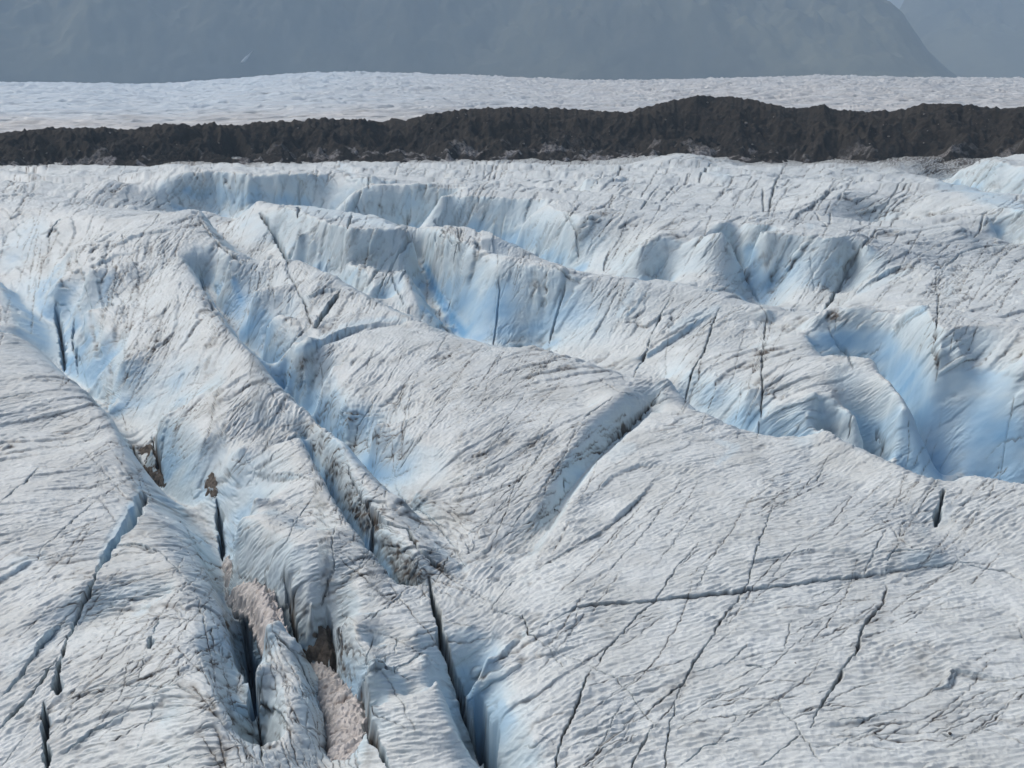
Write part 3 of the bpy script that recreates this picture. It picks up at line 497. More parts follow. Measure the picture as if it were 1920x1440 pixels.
def carve(X, Y, RR, noise_w, dirt_too=True):
    dep = np.zeros(X.shape, np.float32); dirt = np.zeros(X.shape, np.float32)
    for (w, d, dr, P) in (CW if dirt_too else CW[:NBIG]):
        n = len(P)
        for k in range(n - 1):
            a, b = P[k], P[k + 1]
            if math.hypot(b[0] - a[0], b[1] - a[1]) > .14 * math.hypot(a[0], a[1]) + .5: continue
            taper = min(1.0, .35 + .65 * min(k + .5, n - 1.5 - k) / max(1.0, .18 * n))
            ww = w * taper
            reach = ww * 2.6 + .35
            j0, j1 = col_range(a[0], a[1], b[0], b[1], reach)
            if j1 <= j0: continue
            r0 = min(math.hypot(a[0], a[1]), math.hypot(b[0], b[1])) - reach; r1 = max(math.hypot(a[0], a[1]), math.hypot(b[0], b[1])) + reach
            sub = RR[:, j0:j1]
            rows = np.nonzero(((sub > r0) & (sub < r1)).any(axis=1))[0]
            if len(rows) == 0: continue
            i0, i1 = rows[0], rows[-1] + 1
            x = X[i0:i1, j0:j1]; y = Y[i0:i1, j0:j1]
            dx, dy = b[0] - a[0], b[1] - a[1]
            L2 = dx * dx + dy * dy + 1e-9
            t = np.clip(((x - a[0]) * dx + (y - a[1]) * dy) / L2, 0, 1)
            dist = np.hypot(x - a[0] - t * dx, y - a[1] - t * dy)
            wn = ww * noise_w[i0:i1, j0:j1]
            g = np.clip(1 - dist / wn, 0, 1)
            v = d * taper * (g * (1.6 - .6 * g))
            s = dep[i0:i1, j0:j1]; np.maximum(s, v, out=s)
            if dirt_too:
                q = dr * (np.clip(1.3 - dist / wn, 0, 1) * np.clip(noise_w[i0:i1, j0:j1] * 1.5 - .35, .25, 1) + .16 * np.clip(1 - dist / (wn * 2.2 + .2), 0, 1))
                s = dirt[i0:i1, j0:j1]; np.maximum(s, q, out=s)
    return dep, dirt


def scarps(X, Y, RR):
    dz = np.zeros(X.shape, np.float32); face = np.zeros(X.shape, np.float32); line = np.zeros(X.shape, np.float32)
    for (h, fade, up, pts) in SCARPS:
        p = dense(pts, 8.0); P = hit(p[:, 0], p[:, 1])
        th, sl = ray(p[:, 0] + 3 * up[0], p[:, 1] + 3 * up[1])
        r = (P[:, 2] - H) / sl
        ux, uy = r * np.sin(th) - P[:, 0], r * np.cos(th) - P[:, 1]
        reach = fade * 4
        j0 = NJ; j1 = 0
        for k in range(len(P)):
            a, b = col_range(P[k, 0], P[k, 1], P[k, 0], P[k, 1], reach); j0 = min(j0, a); j1 = max(j1, b)
        if j1 <= j0: continue
        rr = np.hypot(P[:, 0], P[:, 1])
        sub = RR[:, j0:j1]
        rows = np.nonzero(((sub > rr.min() - reach) & (sub < rr.max() + reach)).any(axis=1))[0]
        if len(rows) == 0: continue
        i0, i1 = rows[0], rows[-1] + 1
        x = X[i0:i1, j0:j1]; y = Y[i0:i1, j0:j1]
        best = np.full(x.shape, 1e9, np.float32); sg = np.ones(x.shape, np.float32); al = np.zeros(x.shape, np.float32)
        n = len(P) - 1
        for k in range(n):
            a, b = P[k], P[k + 1]
            dx, dy = b[0] - a[0], b[1] - a[1]
            L2 = dx * dx + dy * dy + 1e-9
            t = np.clip(((x - a[0]) * dx + (y - a[1]) * dy) / L2, 0, 1)
            ex, ey = x - a[0] - t * dx, y - a[1] - t * dy
            d = np.hypot(ex, ey)
            nx, ny = -dy, dx
            if nx * ux[k] + ny * uy[k] < 0: nx, ny = -nx, -ny
            l = math.sqrt(L2); s = (ex * nx + ey * ny) / l
            m = d < best
            best[m] = d[m]; sg[m] = s[m] / np.maximum(d[m], 1e-4); al[m] = (k + t[m]) / n
        end = smooth(0, .25, al) * smooth(1, .75, al) * np.clip(.66 + 1.0 * gn(x / (3 * fade), y / (3 * fade), 171), .1, 1.1)
        s = best * sg
        wtr = .07 + .0009 * rr.mean()
        st = np.clip(s / wtr, -1, 1)
        dz[i0:i1, j0:j1] += h * .42 * end * st * np.exp(-np.maximum(0, best - wtr) / fade)
        line[i0:i1, j0:j1] += .75 * end * np.exp(-((s + .9 * wtr) / (.3 * wtr + .03)) ** 2)
        face[i0:i1, j0:j1] += end * np.exp(-((s - .2 * wtr) / (1.3 * wtr)) ** 2) * min(1, h)
    return dz, face, line


def paint(items, U, V, RR, tol=.075):
    out = np.zeros(U.shape, np.float32)
    step = TH[1] - TH[0]
    for st, pts in items:
        lay = np.zeros(U.shape, np.float32)
        dn = dense(pts, 7.0)
        for (u, v, r) in dn:
            h3 = hit(u, v)[0]; R = math.hypot(h3[0], h3[1])
            th, _ = ray(u, v)
            m = 1.55 * r * 1.25 / F
            j0 = max(0, int((th - m - TH[0]) / step)); j1 = min(NJ, int((th + m - TH[0]) / step) + 2)
            if j1 <= j0: continue
            lo, hi = R * (1 - tol) - 2, R * (1 + tol) + 2
            sub = RR[:, j0:j1]
            rows = np.nonzero(((sub > lo) & (sub < hi)).any(axis=1))[0]
            if len(rows) == 0: continue
            i0, i1 = rows[0], rows[-1] + 1
            d = np.hypot(U[i0:i1, j0:j1] - u, V[i0:i1, j0:j1] - v) / r
            gate = np.clip((1 - np.abs(RR[i0:i1, j0:j1] / R - 1) / tol) * 3, 0, 1)
            s = lay[i0:i1, j0:j1]
            np.maximum(s, smooth(1.5, .1, d) * gate, out=s)
        out += lay * st * .85
    return out


def build_ice():
    # middle grid for choosing the rows
    B = up_cols(G0, T0[0], T0[-1], TH)                       # [NL, NJ]
    RL = np.exp(L0).astype(np.float32)[:, None]
    X = RL * SIN; Y = RL * COS
    dep, _ = carve(X, Y, np.broadcast_to(RL, X.shape), np.ones(X.shape, np.float32), False)
    Zc = B - dep
    U, V = project(X, Y, Zc)
    dv = V[:-1] - V[1:]
    _, Vf = project(X, Y, np.zeros_like(Zc))
    df = (Vf[:-1] - Vf[1:])
    m = np.where(dv > 0, dv, -.3 * dv)
    m = np.minimum(m, 14 * df) + .45 * df
    vis = ((V[1:] > -40) & (V[1:] < 1520))
    m = np.where(vis, m, .25 * m)
    k = 9
    mp = np.pad(m, ((0, 0), (k, k)), mode='edge')
    cs = np.cumsum(np.pad(mp, ((0, 0), (1, 0))), axis=1)
    m = (cs[:, 2 * k + 1:] - cs[:, :-2 * k - 1]) / (2 * k + 1)
    cm = np.vstack([np.zeros((1, NJ)), np.cumsum(m, axis=0)])
    cm /= cm[-1:]
    p = np.empty((NI, NJ), np.float32)
    q = np.linspace(0, 1, NI); rr = np.arange(len(L0))
    for j in range(NJ):
        p[:, j] = np.interp(q, cm[:, j], rr)
    R = np.exp(LMIN + p * ((LMAX - LMIN) / (len(L0) - 1))).astype(np.float32)
    base = sample_rows(B.astype(np.float32), p)
    X = R * SIN; Y = R * COS
    U, V = project(X, Y, base)

    YN = Y + base                                            # unfolded: keeps detail from smearing down steep faces
    # ripple run direction
    fl = np.array(FLOW, float)
    w3 = hit(fl[:, 0], fl[:, 1])
    a = np.radians(fl[:, 2])
    t1, s1 = ray(fl[:, 0] + 8 * np.cos(a), fl[:, 1] - 8 * np.sin(a))
    r1 = (w3[:, 2] - H) / s1
    # the relief leans towards the viewer: shorten the depth part of the step a little
    ddx = r1 * np.sin(t1) - w3[:, 0]; ddy = (r1 * np.cos(t1) - w3[:, 1]) * .6
    ang = np.arctan2(ddy, ddx) * 2
    ct, cl = np.arctan2(w3[:, 0], w3[:, 1]), np.log(np.hypot(w3[:, 0], w3[:, 1]))
    gt = np.linspace(TH[0], TH[-1], 160); gl = np.linspace(LMIN, LMAX, 200)
    D2 = (gt[None, :, None] - ct) ** 2 + (gl[:, None, None] - cl) ** 2 + 2e-4
    W = D2 ** -1.6
    C2 = (W * np.cos(ang)).sum(-1) / W.sum(-1); S2 = (W * np.sin(ang)).sum(-1) / W.sum(-1)
    pr = (p * (199.0 / (len(L0) - 1))).astype(np.float32)
    C2 = sample_rows(up_cols(C2.astype(np.float32), gt[0], gt[-1], TH), pr); S2 = sample_rows(up_cols(S2.astype(np.float32), gt[0], gt[-1], TH), pr)
    an = np.arctan2(S2, C2) / 2
    an += .35 * gn(X / 9, Y / 9, 91) + .2 * gn(X / 2.5, Y / 2.5, 92)
    dxr, dyr = np.cos(an), np.sin(an)

    def streak(scale, length, taps, seed):
        out = 0; tot = 0
        for k in range(taps):
            s = (k / (taps - 1) - .5) * 2
            wk = math.exp(-2.2 * s * s)
            out = out + wk * gn((X + dxr * s * length) / scale, (YN + dyr * s * length) / scale, seed)
            tot += wk * wk
        return out / math.sqrt(tot)

    # blue and dirt
    blue = paint(BLUE, U, V, R)
    patch = paint(DIRT, U, V, R)
    # steepness of the relief
    dR = np.gradient(R, axis=0); slR = np.gradient(base, axis=0) / np.maximum(dR, 1e-4)
    slT = np.gradient(base, axis=1) / (R * (TH[1] - TH[0])) - slR * np.gradient(R, axis=1) / (R * (TH[1] - TH[0]))
    steep = np.hypot(slR, slT)
    lim = np.minimum(1, 2.5 / np.maximum(steep, 1e-4))
    nrm = 1 / np.sqrt(1 + (steep * lim) ** 2)
    nx = -(slR * SIN + slT * COS) * lim * nrm; ny = -(slR * COS - slT * SIN) * lim * nrm; nz = nrm

    clean = np.clip(blue, 0, 1)
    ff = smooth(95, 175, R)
    n_med = fbm(X / 3.2, YN / 3.2, 3, 21)
    s1_ = streak(.27, .50, 6, 31)
    s2_ = streak(.62, 1.2, 6, 41)
    s3_ = streak(2.4, 7.0, 8, 51)
    s4_ = streak(2.2, 5.0, 7, 61)
    mod = .5 + 1.0 * np.clip(.5 + fbm(X / 7, YN / 7, 2, 71), 0, 1)
    rough = (1 - .88 * smooth(.25, .7, clean)) * (1 - .4 * smooth(.5, 1.2, steep))
    disp = rough * mod * (.11 * s1_ - .21 * np.abs(s2_) + .08) + rough * .05 * fbm(X / .5, YN / .5, 3, 173)
    disp += .12 * n_med * (.4 + .6 * rough) - .09 * np.abs(s3_) + smooth(60, 200, R) * .32 * (.25 - np.abs(s4_)) * (.3 + .7 * rough)
    disp += .35 * fbm(X / 14, YN / 14, 2, 81) * smooth(60, 160, R)
    # slab edges that follow the ripple run, with dirt caught in the joints
    sl = streak(1.7, 9.0, 15, 161) * (1 - ff) + streak(3.4, 16.0, 13, 163) * ff
    calm = (1 - .62 * smooth(-.02, .12, TH[None, :]) * smooth(112, 92, R)) * (1 - .95 * smooth(.3, .75, clean)) * np.clip(.42 + 1.3 * fbm(X / 13, YN / 13, 3, 165), .0, 1.1)
    joint = np.exp(-(sl / .050) ** 2) * calm
    size = 1 + 1.2 * ff
    disp += calm * size * .11 * np.tanh(sl / .06) - .13 * size * joint
    joint *= np.clip(.6 + 1.5 * gn(X / 2.6, YN / 2.6, 167), 0, 1)
    band = smooth(.42, .68, streak(.9, 8.0, 15, 111)) * np.clip(smooth(.05, .4, fbm(X / 11, YN / 11, 3, 121)) + .7 * smooth(-.15, .35, fbm(X / 9, YN / 9, 3, 123)) * smooth(60, 130, R), 0, 1) * smooth(.9, .3, clean)
    disp -= .06 * band * (1 + ff)

    z = base.copy()
    far = smooth(230, 330, R)
    fa = fbm(X / 16 + .3 * gn(X / 30, Y / 30, 5), Y / 34, 4, 95, .55)
    ph = (Y + .3 * X + 13 * fbm(X / 45, Y / 45, 3, 181)) / 27
    ph = ph - np.floor(ph)
    saw = np.where(ph < .3, smooth(0, .3, ph), 1 - (ph - .3) / .7)
    z += smooth(190, 260, R) * smooth(438, 415, R) * (1.3 + 1.3 * smooth(300, 350, R)) * (saw - .5) * np.clip(.6 + 1.1 * fbm(X / 40, Y / 30, 2, 183), .1, 1.2)
    z += far * 1.2 * fa + far * .9 * (.2 - np.abs(gn((X * .8 + Y * .35) / 9, (Y - X * .2) / 30, 97)))
    # cracks
    jit = .10 + .10 * smooth(100, 300, R)
    JX = X + jit * (gn(X / .9, Y / .9, 101) + .6 * gn(X / .35, Y / .35, 103)) * 1.6; JY = Y + jit * (gn(X / .9, Y / .9, 102) + .6 * gn(X / .35, Y / .35, 104)) * 1.6
    nw = np.clip(.85 + .9 * gn(X / 1.7, Y / 1.7, 105), .35, 1.5).astype(np.float32)
    sdz, sface, sline = scarps(JX, JY, R)
    z += sdz
    dep, dirt = carve(JX, JY, R, nw)
    z -= dep
    disp *= 1 - .6 * smooth(.3, 1.2, dep)
    hollow = np.clip(np.abs(s2_) * .9 - .5 * s1_ - .35, 0, 1)
    dn = fbm(X / .6, YN / .6, 3, 131)
    dirt = dirt * (1 - .6 * smooth(.75, 1.5, steep) * smooth(120, 180, R)) * (1 - .5 * smooth(.4, .9, clean))
    dirt = np.clip(dirt * (1.0 + .9 * dn), 0, 1.2) + patch * np.clip(.75 + 1.3 * dn, 0, 1.4) + band * (.3 + .4 * dn) + joint * np.clip(.85 + .9 * dn, 0, 1.1) + .2 * hollow * (1 - clean) + sline * np.clip(.8 + dn, 0, 1) + .8 * smooth(408, 440, R + 16 * fbm(X / 14, Y / 9, 3, 191)) * np.clip(.7 + dn, 0, 1)
    grime = np.clip(.30 + .8 * fbm(X / 5, YN / 5, 4, 141) + .35 * s3_, 0, 1) * (1 - .85 * clean)
    stp = np.hypot(np.gradient(z, axis=0) / np.maximum(dR, 1e-4), np.gradient(z, axis=1) / (R * (TH[1] - TH[0])))
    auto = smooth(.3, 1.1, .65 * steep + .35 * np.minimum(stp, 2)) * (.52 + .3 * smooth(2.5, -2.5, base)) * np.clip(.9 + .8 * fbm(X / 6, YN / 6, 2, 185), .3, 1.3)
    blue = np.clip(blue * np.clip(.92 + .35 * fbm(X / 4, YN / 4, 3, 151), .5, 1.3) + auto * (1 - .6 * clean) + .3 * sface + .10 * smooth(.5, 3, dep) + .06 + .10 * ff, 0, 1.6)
    X = X + nx * disp; Y = Y + ny * disp; z = z + nz * disp
    return X, Y, z.astype(np.float32), R, p, np.clip(dirt, 0, 1.2), blue, grime, base


def grid_mesh(name, X, Y, Z, attrs, keep=None):
    I, J = X.shape
    co = np.empty((I, J, 3), np.float32); co[..., 0] = X; co[..., 1] = Y; co[..., 2] = Z
    idx = np.arange(I * J, dtype=np.int32).reshape(I, J)
    q = np.stack([idx[:-1, :-1], idx[:-1, 1:], idx[1:, 1:], idx[1:, :-1]], -1).reshape(-1, 4)
    co = co.reshape(-1, 3)
    at = {k: np.ascontiguousarray(np.broadcast_to(a, (I, J)), dtype=np.float32).ravel() for k, a in attrs.items()}
    if keep is not None:
        q = q[keep.ravel()]
        used = np.zeros(I * J, bool); used[q.ravel()] = True
        new = np.cumsum(used).astype(np.int32) - 1
        q = new[q]; co = co[used]; at = {k: a[used] for k, a in at.items()}
    me = bpy.data.meshes.new(name)
    me.vertices.add(len(co)); me.vertices.foreach_set('co', np.ascontiguousarray(co).ravel())
    n = len(q)
    me.loops.add(n * 4); me.loops.foreach_set('vertex_index', np.ascontiguousarray(q, dtype=np.int32).ravel())
    me.polygons.add(n); me.polygons.foreach_set('loop_start', np.arange(0, n * 4, 4, dtype=np.int32))
    me.update(calc_edges=True)
    for k, a in at.items():
        at_ = me.attributes.new(k, 'FLOAT', 'POINT'); at_.data.foreach_set('value', a)
    me.polygons.foreach_set('use_smooth', np.ones(n, bool))
    me.update()
    return me


def link(name, me, mat, kind=None, label=None, cat=None, group=None, parent=None, loc=None):
    o = bpy.data.objects.new(name, me); COL.objects.link(o)
    if mat is not None and len(me.materials) == 0: me.materials.append(mat)
    if kind: o['kind'] = kind
    if label: o['label'] = label
    if cat: o['category'] = cat
    if group: o['group'] = group
    if parent: o.parent = parent
    if loc is not None: o.location = loc
    return o


# ------------------------------------------------------------------ materials
class NT:
    def __init__(s, name):
        s.m = bpy.data.materials.new(name); s.m.use_nodes = True
        s.t = s.m.node_tree; s.t.nodes.clear()
        s.out = s.n('ShaderNodeOutputMaterial')

    def n(s, typ, **kw):
        nd = s.t.nodes.new(typ)
        for k, v in kw.items():
            if k.startswith('i_'):
                key = k[2:]
                key = int(key) if key.isdigit() else key.replace('_', ' ')
                nd.inputs[key].default_value = v
            else: setattr(nd, k, v)
        return nd

    def l(s, a, b): s.t.links.new(a, b)

    def attr(s, name): return s.n('ShaderNodeAttribute', attribute_name=name).outputs['Fac']

    def math(s, op, a, b=None, clamp=False):
        nd = s.n('ShaderNodeMath', operation=op, use_clamp=clamp)
        for k, v in enumerate((a, b)):
            if v is None: continue
            if isinstance(v, (int, float)): nd.inputs[k].default_value = v
            else: s.l(v, nd.inputs[k])
        return nd.outputs[0]

    def mix(s, f, a, b):
        nd = s.n('ShaderNodeMix', data_type='RGBA')
        for k, v in ((0, f), (6, a), (7, b)):
            if isinstance(v, (int, float)): nd.inputs[k].default_value = v
            elif isinstance(v, tuple): nd.inputs[k].default_value = (*v, 1)
            else: s.l(v, nd.inputs[k])
        return nd.outputs[2]

    def noise(s, scale, detail=4, rough=.55, vec=None):
        nd = s.n('ShaderNodeTexNoise', i_Scale=scale, i_Detail=detail, i_Roughness=rough)
        if vec is None:
            g = s.n('ShaderNodeNewGeometry'); vec = g.outputs['Position']
        s.l(vec, nd.inputs['Vector'])
        return nd.outputs['Fac']

    def ramp(s, f, lo, hi):
        nd = s.n('ShaderNodeMapRange', clamp=True); nd.inputs[1].default_value = lo; nd.inputs[2].default_value = hi
        s.l(f, nd.inputs[0]); return nd.outputs[0]


def ice_material():
    k = NT('glacier_ice')
    blue, dirt, grime = k.attr('blue'), k.attr('dirt'), k.attr('grime')
    n1 = k.noise(3.0, 6, .6); n2 = k.noise(.55, 4, .6)
    white = k.mix(k.ramp(n1, .3, .7), ICE_A, ICE_B)
    gr = k.math('MULTIPLY', k.math('ADD', grime, k.math('MULTIPLY', n2, .3)), .62, True)
    c = k.mix(gr, white, ICE_GRIME)
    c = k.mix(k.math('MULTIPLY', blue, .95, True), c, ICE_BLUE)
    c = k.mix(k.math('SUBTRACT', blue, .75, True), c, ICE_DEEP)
    dcol = k.mix(k.ramp(k.noise(2.2, 5, .6), .35, .65), (.055, .050, .047), (.115, .10, .085))
    c = k.mix(k.math('MULTIPLY', dirt, .92, True), c, dcol)
    b = k.n('ShaderNodeBsdfPrincipled', i_Roughness=.55)
    b.inputs['Specular IOR Level'].default_value = .32
    k.l(c, b.inputs['Base Color'])
    bump = k.n('ShaderNodeBump', i_Strength=.35, i_Distance=.035)
    k.l(k.math('ADD', k.noise(9, 5, .65), k.math('MULTIPLY', k.noise(30, 3, .6), .4)), bump.inputs['Height'])
    k.l(bump.outputs[0], b.inputs['Normal'])
    k.l(b.outputs[0], k.out.inputs[0])
    return k.m


ICE_A, ICE_B = (.73, .77, .775), (.61, .65, .655)
ICE_GRIME = (.455, .47, .455)
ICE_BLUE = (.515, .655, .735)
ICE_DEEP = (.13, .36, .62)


def plain(name, c1, c2, scale, rough=.85, bump=.5, dist=.05, spec=.3, attr=None, c3=None):
    k = NT(name)
    c = k.mix(k.ramp(k.noise(scale, 6, .62), .32, .68), c1, c2)
    if attr: c = k.mix(k.math('MULTIPLY', k.attr(attr), 1.0, True), c, c3)
    b = k.n('ShaderNodeBsdfPrincipled', i_Roughness=rough); b.inputs['Specular IOR Level'].default_value = spec
    k.l(c, b.inputs['Base Color'])
    bp = k.n('ShaderNodeBump', i_Strength=bump, i_Distance=dist)
    k.l(k.noise(scale * 3.1, 6, .7), bp.inputs['Height']); k.l(bp.outputs[0], b.inputs['Normal'])
    k.l(b.outputs[0], k.out.inputs[0])
    return k.m


M_ICE = ice_material()

# ------------------------------------------------------------------ glacier
X, Y, Z, RI, PI_, A_dirt, A_blue, A_grime, BASE = build_ice()


def inside_distance(px, py, poly):
    """signed distance to a polygon, positive inside"""
    d = np.full(px.shape, 1e9); ins = np.zeros(px.shape, bool)
    n = len(poly)
    for k in range(n):
        a, b = poly[k], poly[(k + 1) % n]
        dx, dy = b[0] - a[0], b[1] - a[1]
        t = np.clip(((px - a[0]) * dx + (py - a[1]) * dy) / (dx * dx + dy * dy + 1e-9), 0, 1)
        d = np.minimum(d, np.hypot(px - a[0] - t * dx, py - a[1] - t * dy))
        ins ^= ((a[1] > py) != (b[1] > py)) & (px < dx * (py - a[1]) / (dy + 1e-12) + a[0])
    return np.where(ins, d, -d)


# free-standing pieces of ice, cut off the sheet along their crevasses
PIECES = [
 ('ice_fin', 'narrow leaning ice fin standing between the blue crevasse and the brownish snow heap', 'ice fin', [(476,1240),(498,1200),(528,1188),(560,1208),(583,1262),(603,1330),(616,1460),(493,1460),(482,1345)]),
 ('ice_block', 'broad ice block with an arched top crack at the bottom edge of the picture', 'ice block', [(676,1290),(695,1256),(737,1252),(790,1228),(826,1226),(842,1270),(868,1340),(888,1400),(905,1460),(735,1460),(706,1392),(680,1335)]),
 ('ice_ridge', 'thin sharp ice ridge between two narrow blue crevasses left of the central mound', 'ice ridge', [(572,812),(590,822),(640,874),(690,940),(735,1000),(770,1030),(800,1086),(790,1128),(770,1118),(728,1072),(690,1022),(655,970),(628,918),(595,862)]),
]
ATT = dict(dirt=A_dirt, blue=A_blue, grime=A_grime)
rest = np.ones((NI - 1, NJ - 1), bool)
cx = X[:-1, :-1]; cy = Y[:-1, :-1]
for (nm, lab, cat, px) in PIECES:
    w3 = hit([p[0] for p in px], [p[1] for p in px])
    lo = w3[:, :2].min(0); hi = w3[:, :2].max(0)
    box = (cx > lo[0]) & (cx < hi[0]) & (cy > lo[1]) & (cy < hi[1]) & rest
    sel = np.zeros_like(rest)
    sel[box] = inside_distance(cx[box], cy[box], w3[:, :2]) > 0
    rest &= ~sel
    o = link(nm, grid_mesh(nm, X, Y, Z, ATT, sel), M_ICE, label=lab, cat=cat)
me = grid_mesh('glacier_ice', X, Y, Z, ATT, rest)
link('glacier_ice', me, M_ICE, kind='structure', label='grey white crevassed glacier ice in front of the dark moraine')
# ------------------------------------------------------------------ things lying in and on the ice
def ground_at(x, y):
    """height of the finished ice near (x, y)"""
    j = int(np.clip(round((math.atan2(x, y) - TH[0]) / (TH[1] - TH[0])), 1, NJ - 2))
    i = int(np.clip(np.searchsorted(RI[:, j], math.hypot(x, y)), 1, NI - 2))
    return float(Z[i, j])


def base_at(x, y):
    p = (np.arctan2(x, y) - T0[0]) / (T0[1] - T0[0]); q = (np.log(np.hypot(x, y)) - L0[0]) / (L0[1] - L0[0])
    j = np.clip(p.astype(int), 0, len(T0) - 2); i = np.clip(q.astype(int), 0, len(L0) - 2)
    fj = p - j; fi = q - i
    return (G0[i, j] * (1 - fj) + G0[i, j + 1] * fj) * (1 - fi) + (G0[i + 1, j] * (1 - fj) + G0[i + 1, j + 1] * fj) * fi


def heap(name, label, cat, px, thick, mat, rough, seed, cell):
    w3 = hit([p[0] for p in px], [p[1] for p in px])
    lo = w3[:, :2].min(0) - .6; hi = w3[:, :2].max(0) + .6
    nx, ny = [max(40, int((hi[k] - lo[k]) / cell)) for k in (0, 1)]
    gx, gy = np.meshgrid(np.linspace(lo[0], hi[0], nx), np.linspace(lo[1], hi[1], ny), indexing='ij')
    wx = gx + .5 * fbm(gx / .8, gy / .7, 3, seed); wy = gy + .5 * fbm(gx / .8, gy / .7, 3, seed + 5)
    d = inside_distance(wx, wy, w3[:, :2])
    A_ = np.c_[w3[:, 0] - w3[:, 0].mean(), w3[:, 1] - w3[:, 1].mean(), np.ones(len(w3))]
    cf = np.linalg.lstsq(A_, w3[:, 2], rcond=None)[0]
    b = cf[0] * (gx - w3[:, 0].mean()) + cf[1] * (gy - w3[:, 1].mean()) + cf[2]
    crag = ridged(gx / 1.7, gy / 1.7, 5, seed + 9, .55)
    top = b + thick * (smooth(-.1, .9, d) - .5) + rough * crag + .6 * rough * fbm(gx / .35, gy / .35, 3, seed + 30) - .9 * smooth(.15, -.35, d)
    keep = (np.maximum.reduce([d[:-1, :-1], d[1:, :-1], d[:-1, 1:], d[1:, 1:]]) > -.45)
    c = w3.mean(0); c[2] = float(base_at(np.array([c[0]]), np.array([c[1]]))[0])
    dust = np.clip(.25 - .9 * crag + .9 * fbm(gx / .9, gy / .9, 4, seed + 40), 0, 1)
    up = grid_mesh(name, gx - c[0], gy - c[1], top - c[2], dict(dust=dust), keep[:, ::-1][:, ::-1])
    import bmesh
    bm = bmesh.new(); bm.from_mesh(up)
    bmesh.ops.reverse_faces(bm, faces=bm.faces[:]); bm.normal_update()
    if sum(f.normal.z for f in bm.faces) < 0: bmesh.ops.reverse_faces(bm, faces=bm.faces[:])
    edge = [e for e in bm.edges if e.is_boundary]
    ex = bmesh.ops.extrude_edge_only(bm, edges=edge)
    for v in ex['geom']:
        if isinstance(v, bmesh.types.BMVert): v.co.z -= .6
    bmesh.ops.holes_fill(bm, edges=[e for e in bm.edges if e.is_boundary], sides=0)
    bm.to_mesh(up); bm.free()
    return link(name, up, mat, label=label, cat=cat, loc=c)


M_SNOW = plain('dirty_snow', (.62, .595, .58), (.43, .405, .39), 1.3, .8, .6, .06, .25, 'dust', (.22, .185, .165))
M_RUBBLE = plain('crevasse_rubble', (.075, .065, .056), (.19, .165, .14), 2.6, .95, .9, .08, .15, 'dust', (.045, .038, .033))
heap('snow_plug', 'pinkish dirty snow wedged in the crevasse beside the lower end of the long ridge', 'snow', [(424,1032),(446,1030),(462,1062),(484,1090),(498,1130),(524,1168),(508,1186),(478,1188),(455,1150),(436,1100),(420,1062)], .1, M_SNOW, .36, 301, .06)
heap('snow_plug', 'brownish snow heap filling the crevasse between the ice fin and the arched block', 'snow', [(578,1238),(604,1244),(640,1266),(672,1292),(684,1322),(680,1372),(694,1450),(612,1455),(622,1400),(606,1330),(590,1280)], .1, M_SNOW, .42, 331, .05)
heap('debris_pile', 'dark grit and stones in the notch right of the left mound', 'debris', [(262,840),(285,835),(298,866),(312,912),(290,905),(272,880)], .3, M_RUBBLE, .28, 351, .06)
heap('debris_pile', 'brown grit on the ice above the open slot left of the long ridge', 'debris', [(384,892),(404,890),(412,912),(402,938),(388,924)], .25, M_RUBBLE, .22, 361, .06)
heap('debris_pile', 'grey brown dirt cone banked against the cliff under the long ridge', 'debris', [(583,1175),(604,1172),(618,1210),(622,1250),(584,1240),(572,1215)], .3, M_RUBBLE, .30, 371, .05)


def rock_mesh(name, r, seed, sub=2):
    import bmesh
    bm = bmesh.new(); bmesh.ops.create_icosphere(bm, subdivisions=sub, radius=r)
    rg = random.Random(seed)
    ax = [rg.uniform(.75, 1.25), rg.uniform(.7, 1.1), rg.uniform(.5, .8)]
    cuts = [(Vector((rg.gauss(0, 1), rg.gauss(0, 1), rg.gauss(0, 1))).normalized(), rg.uniform(.55, .85)) for _ in range(9)]
    for v in bm.verts:
        n = v.co / r
        for c, dd in cuts:
            k = n.dot(c) - dd
            if k > 0: n = n - c * k
        v.co = Vector((n.x * ax[0], n.y * ax[1], n.z * ax[2])) * r
    me = bpy.data.meshes.new(name); bm.to_mesh(me); bm.free()
    return me


from mathutils import Vector
M_STONE = plain('dark_stone', (.030, .028, .027), (.075, .068, .062), 6, .9, .6, .03)
STONES = [
 (955,911,6.5,'dark stone on the pale mound left of the long shaded groove'),
 (1781,1379,8,'dark stone half sunk in a small melt hollow on the lower right ice'),
 (1641,1374,6,'small dark stone on the ice right of the lower end of the wide dirt band'),
 (1491,1245,4.5,'tiny dark stone beside a shallow bluish melt pool'),
 (1719,1188,5,'small dark stone alone on open ice right of the wide dirt band'),
 (921,1066,5,'small dark stone near the meeting of the cracks below the central mound'),
 (1040,956,4.5,'tiny dark stone on the rim of the long shaded groove'),
 (852,959,4,'tiny dark stone low on the central mound above the dirty strip'),
]
for k, (u, v, px, lab) in enumerate(STONES):
    h3 = hit(u, v)[0]
    r = .5 * px * math.sqrt(h3[0] ** 2 + h3[1] ** 2 + (H - h3[2]) ** 2) / F
    o = link('stone', rock_mesh('stone', r, 40 + k), M_STONE, label=lab, cat='stone', loc=(h3[0], h3[1], ground_at(h3[0], h3[1]) + .15 * r))
    o.rotation_euler = (0, 0, k * 1.3)

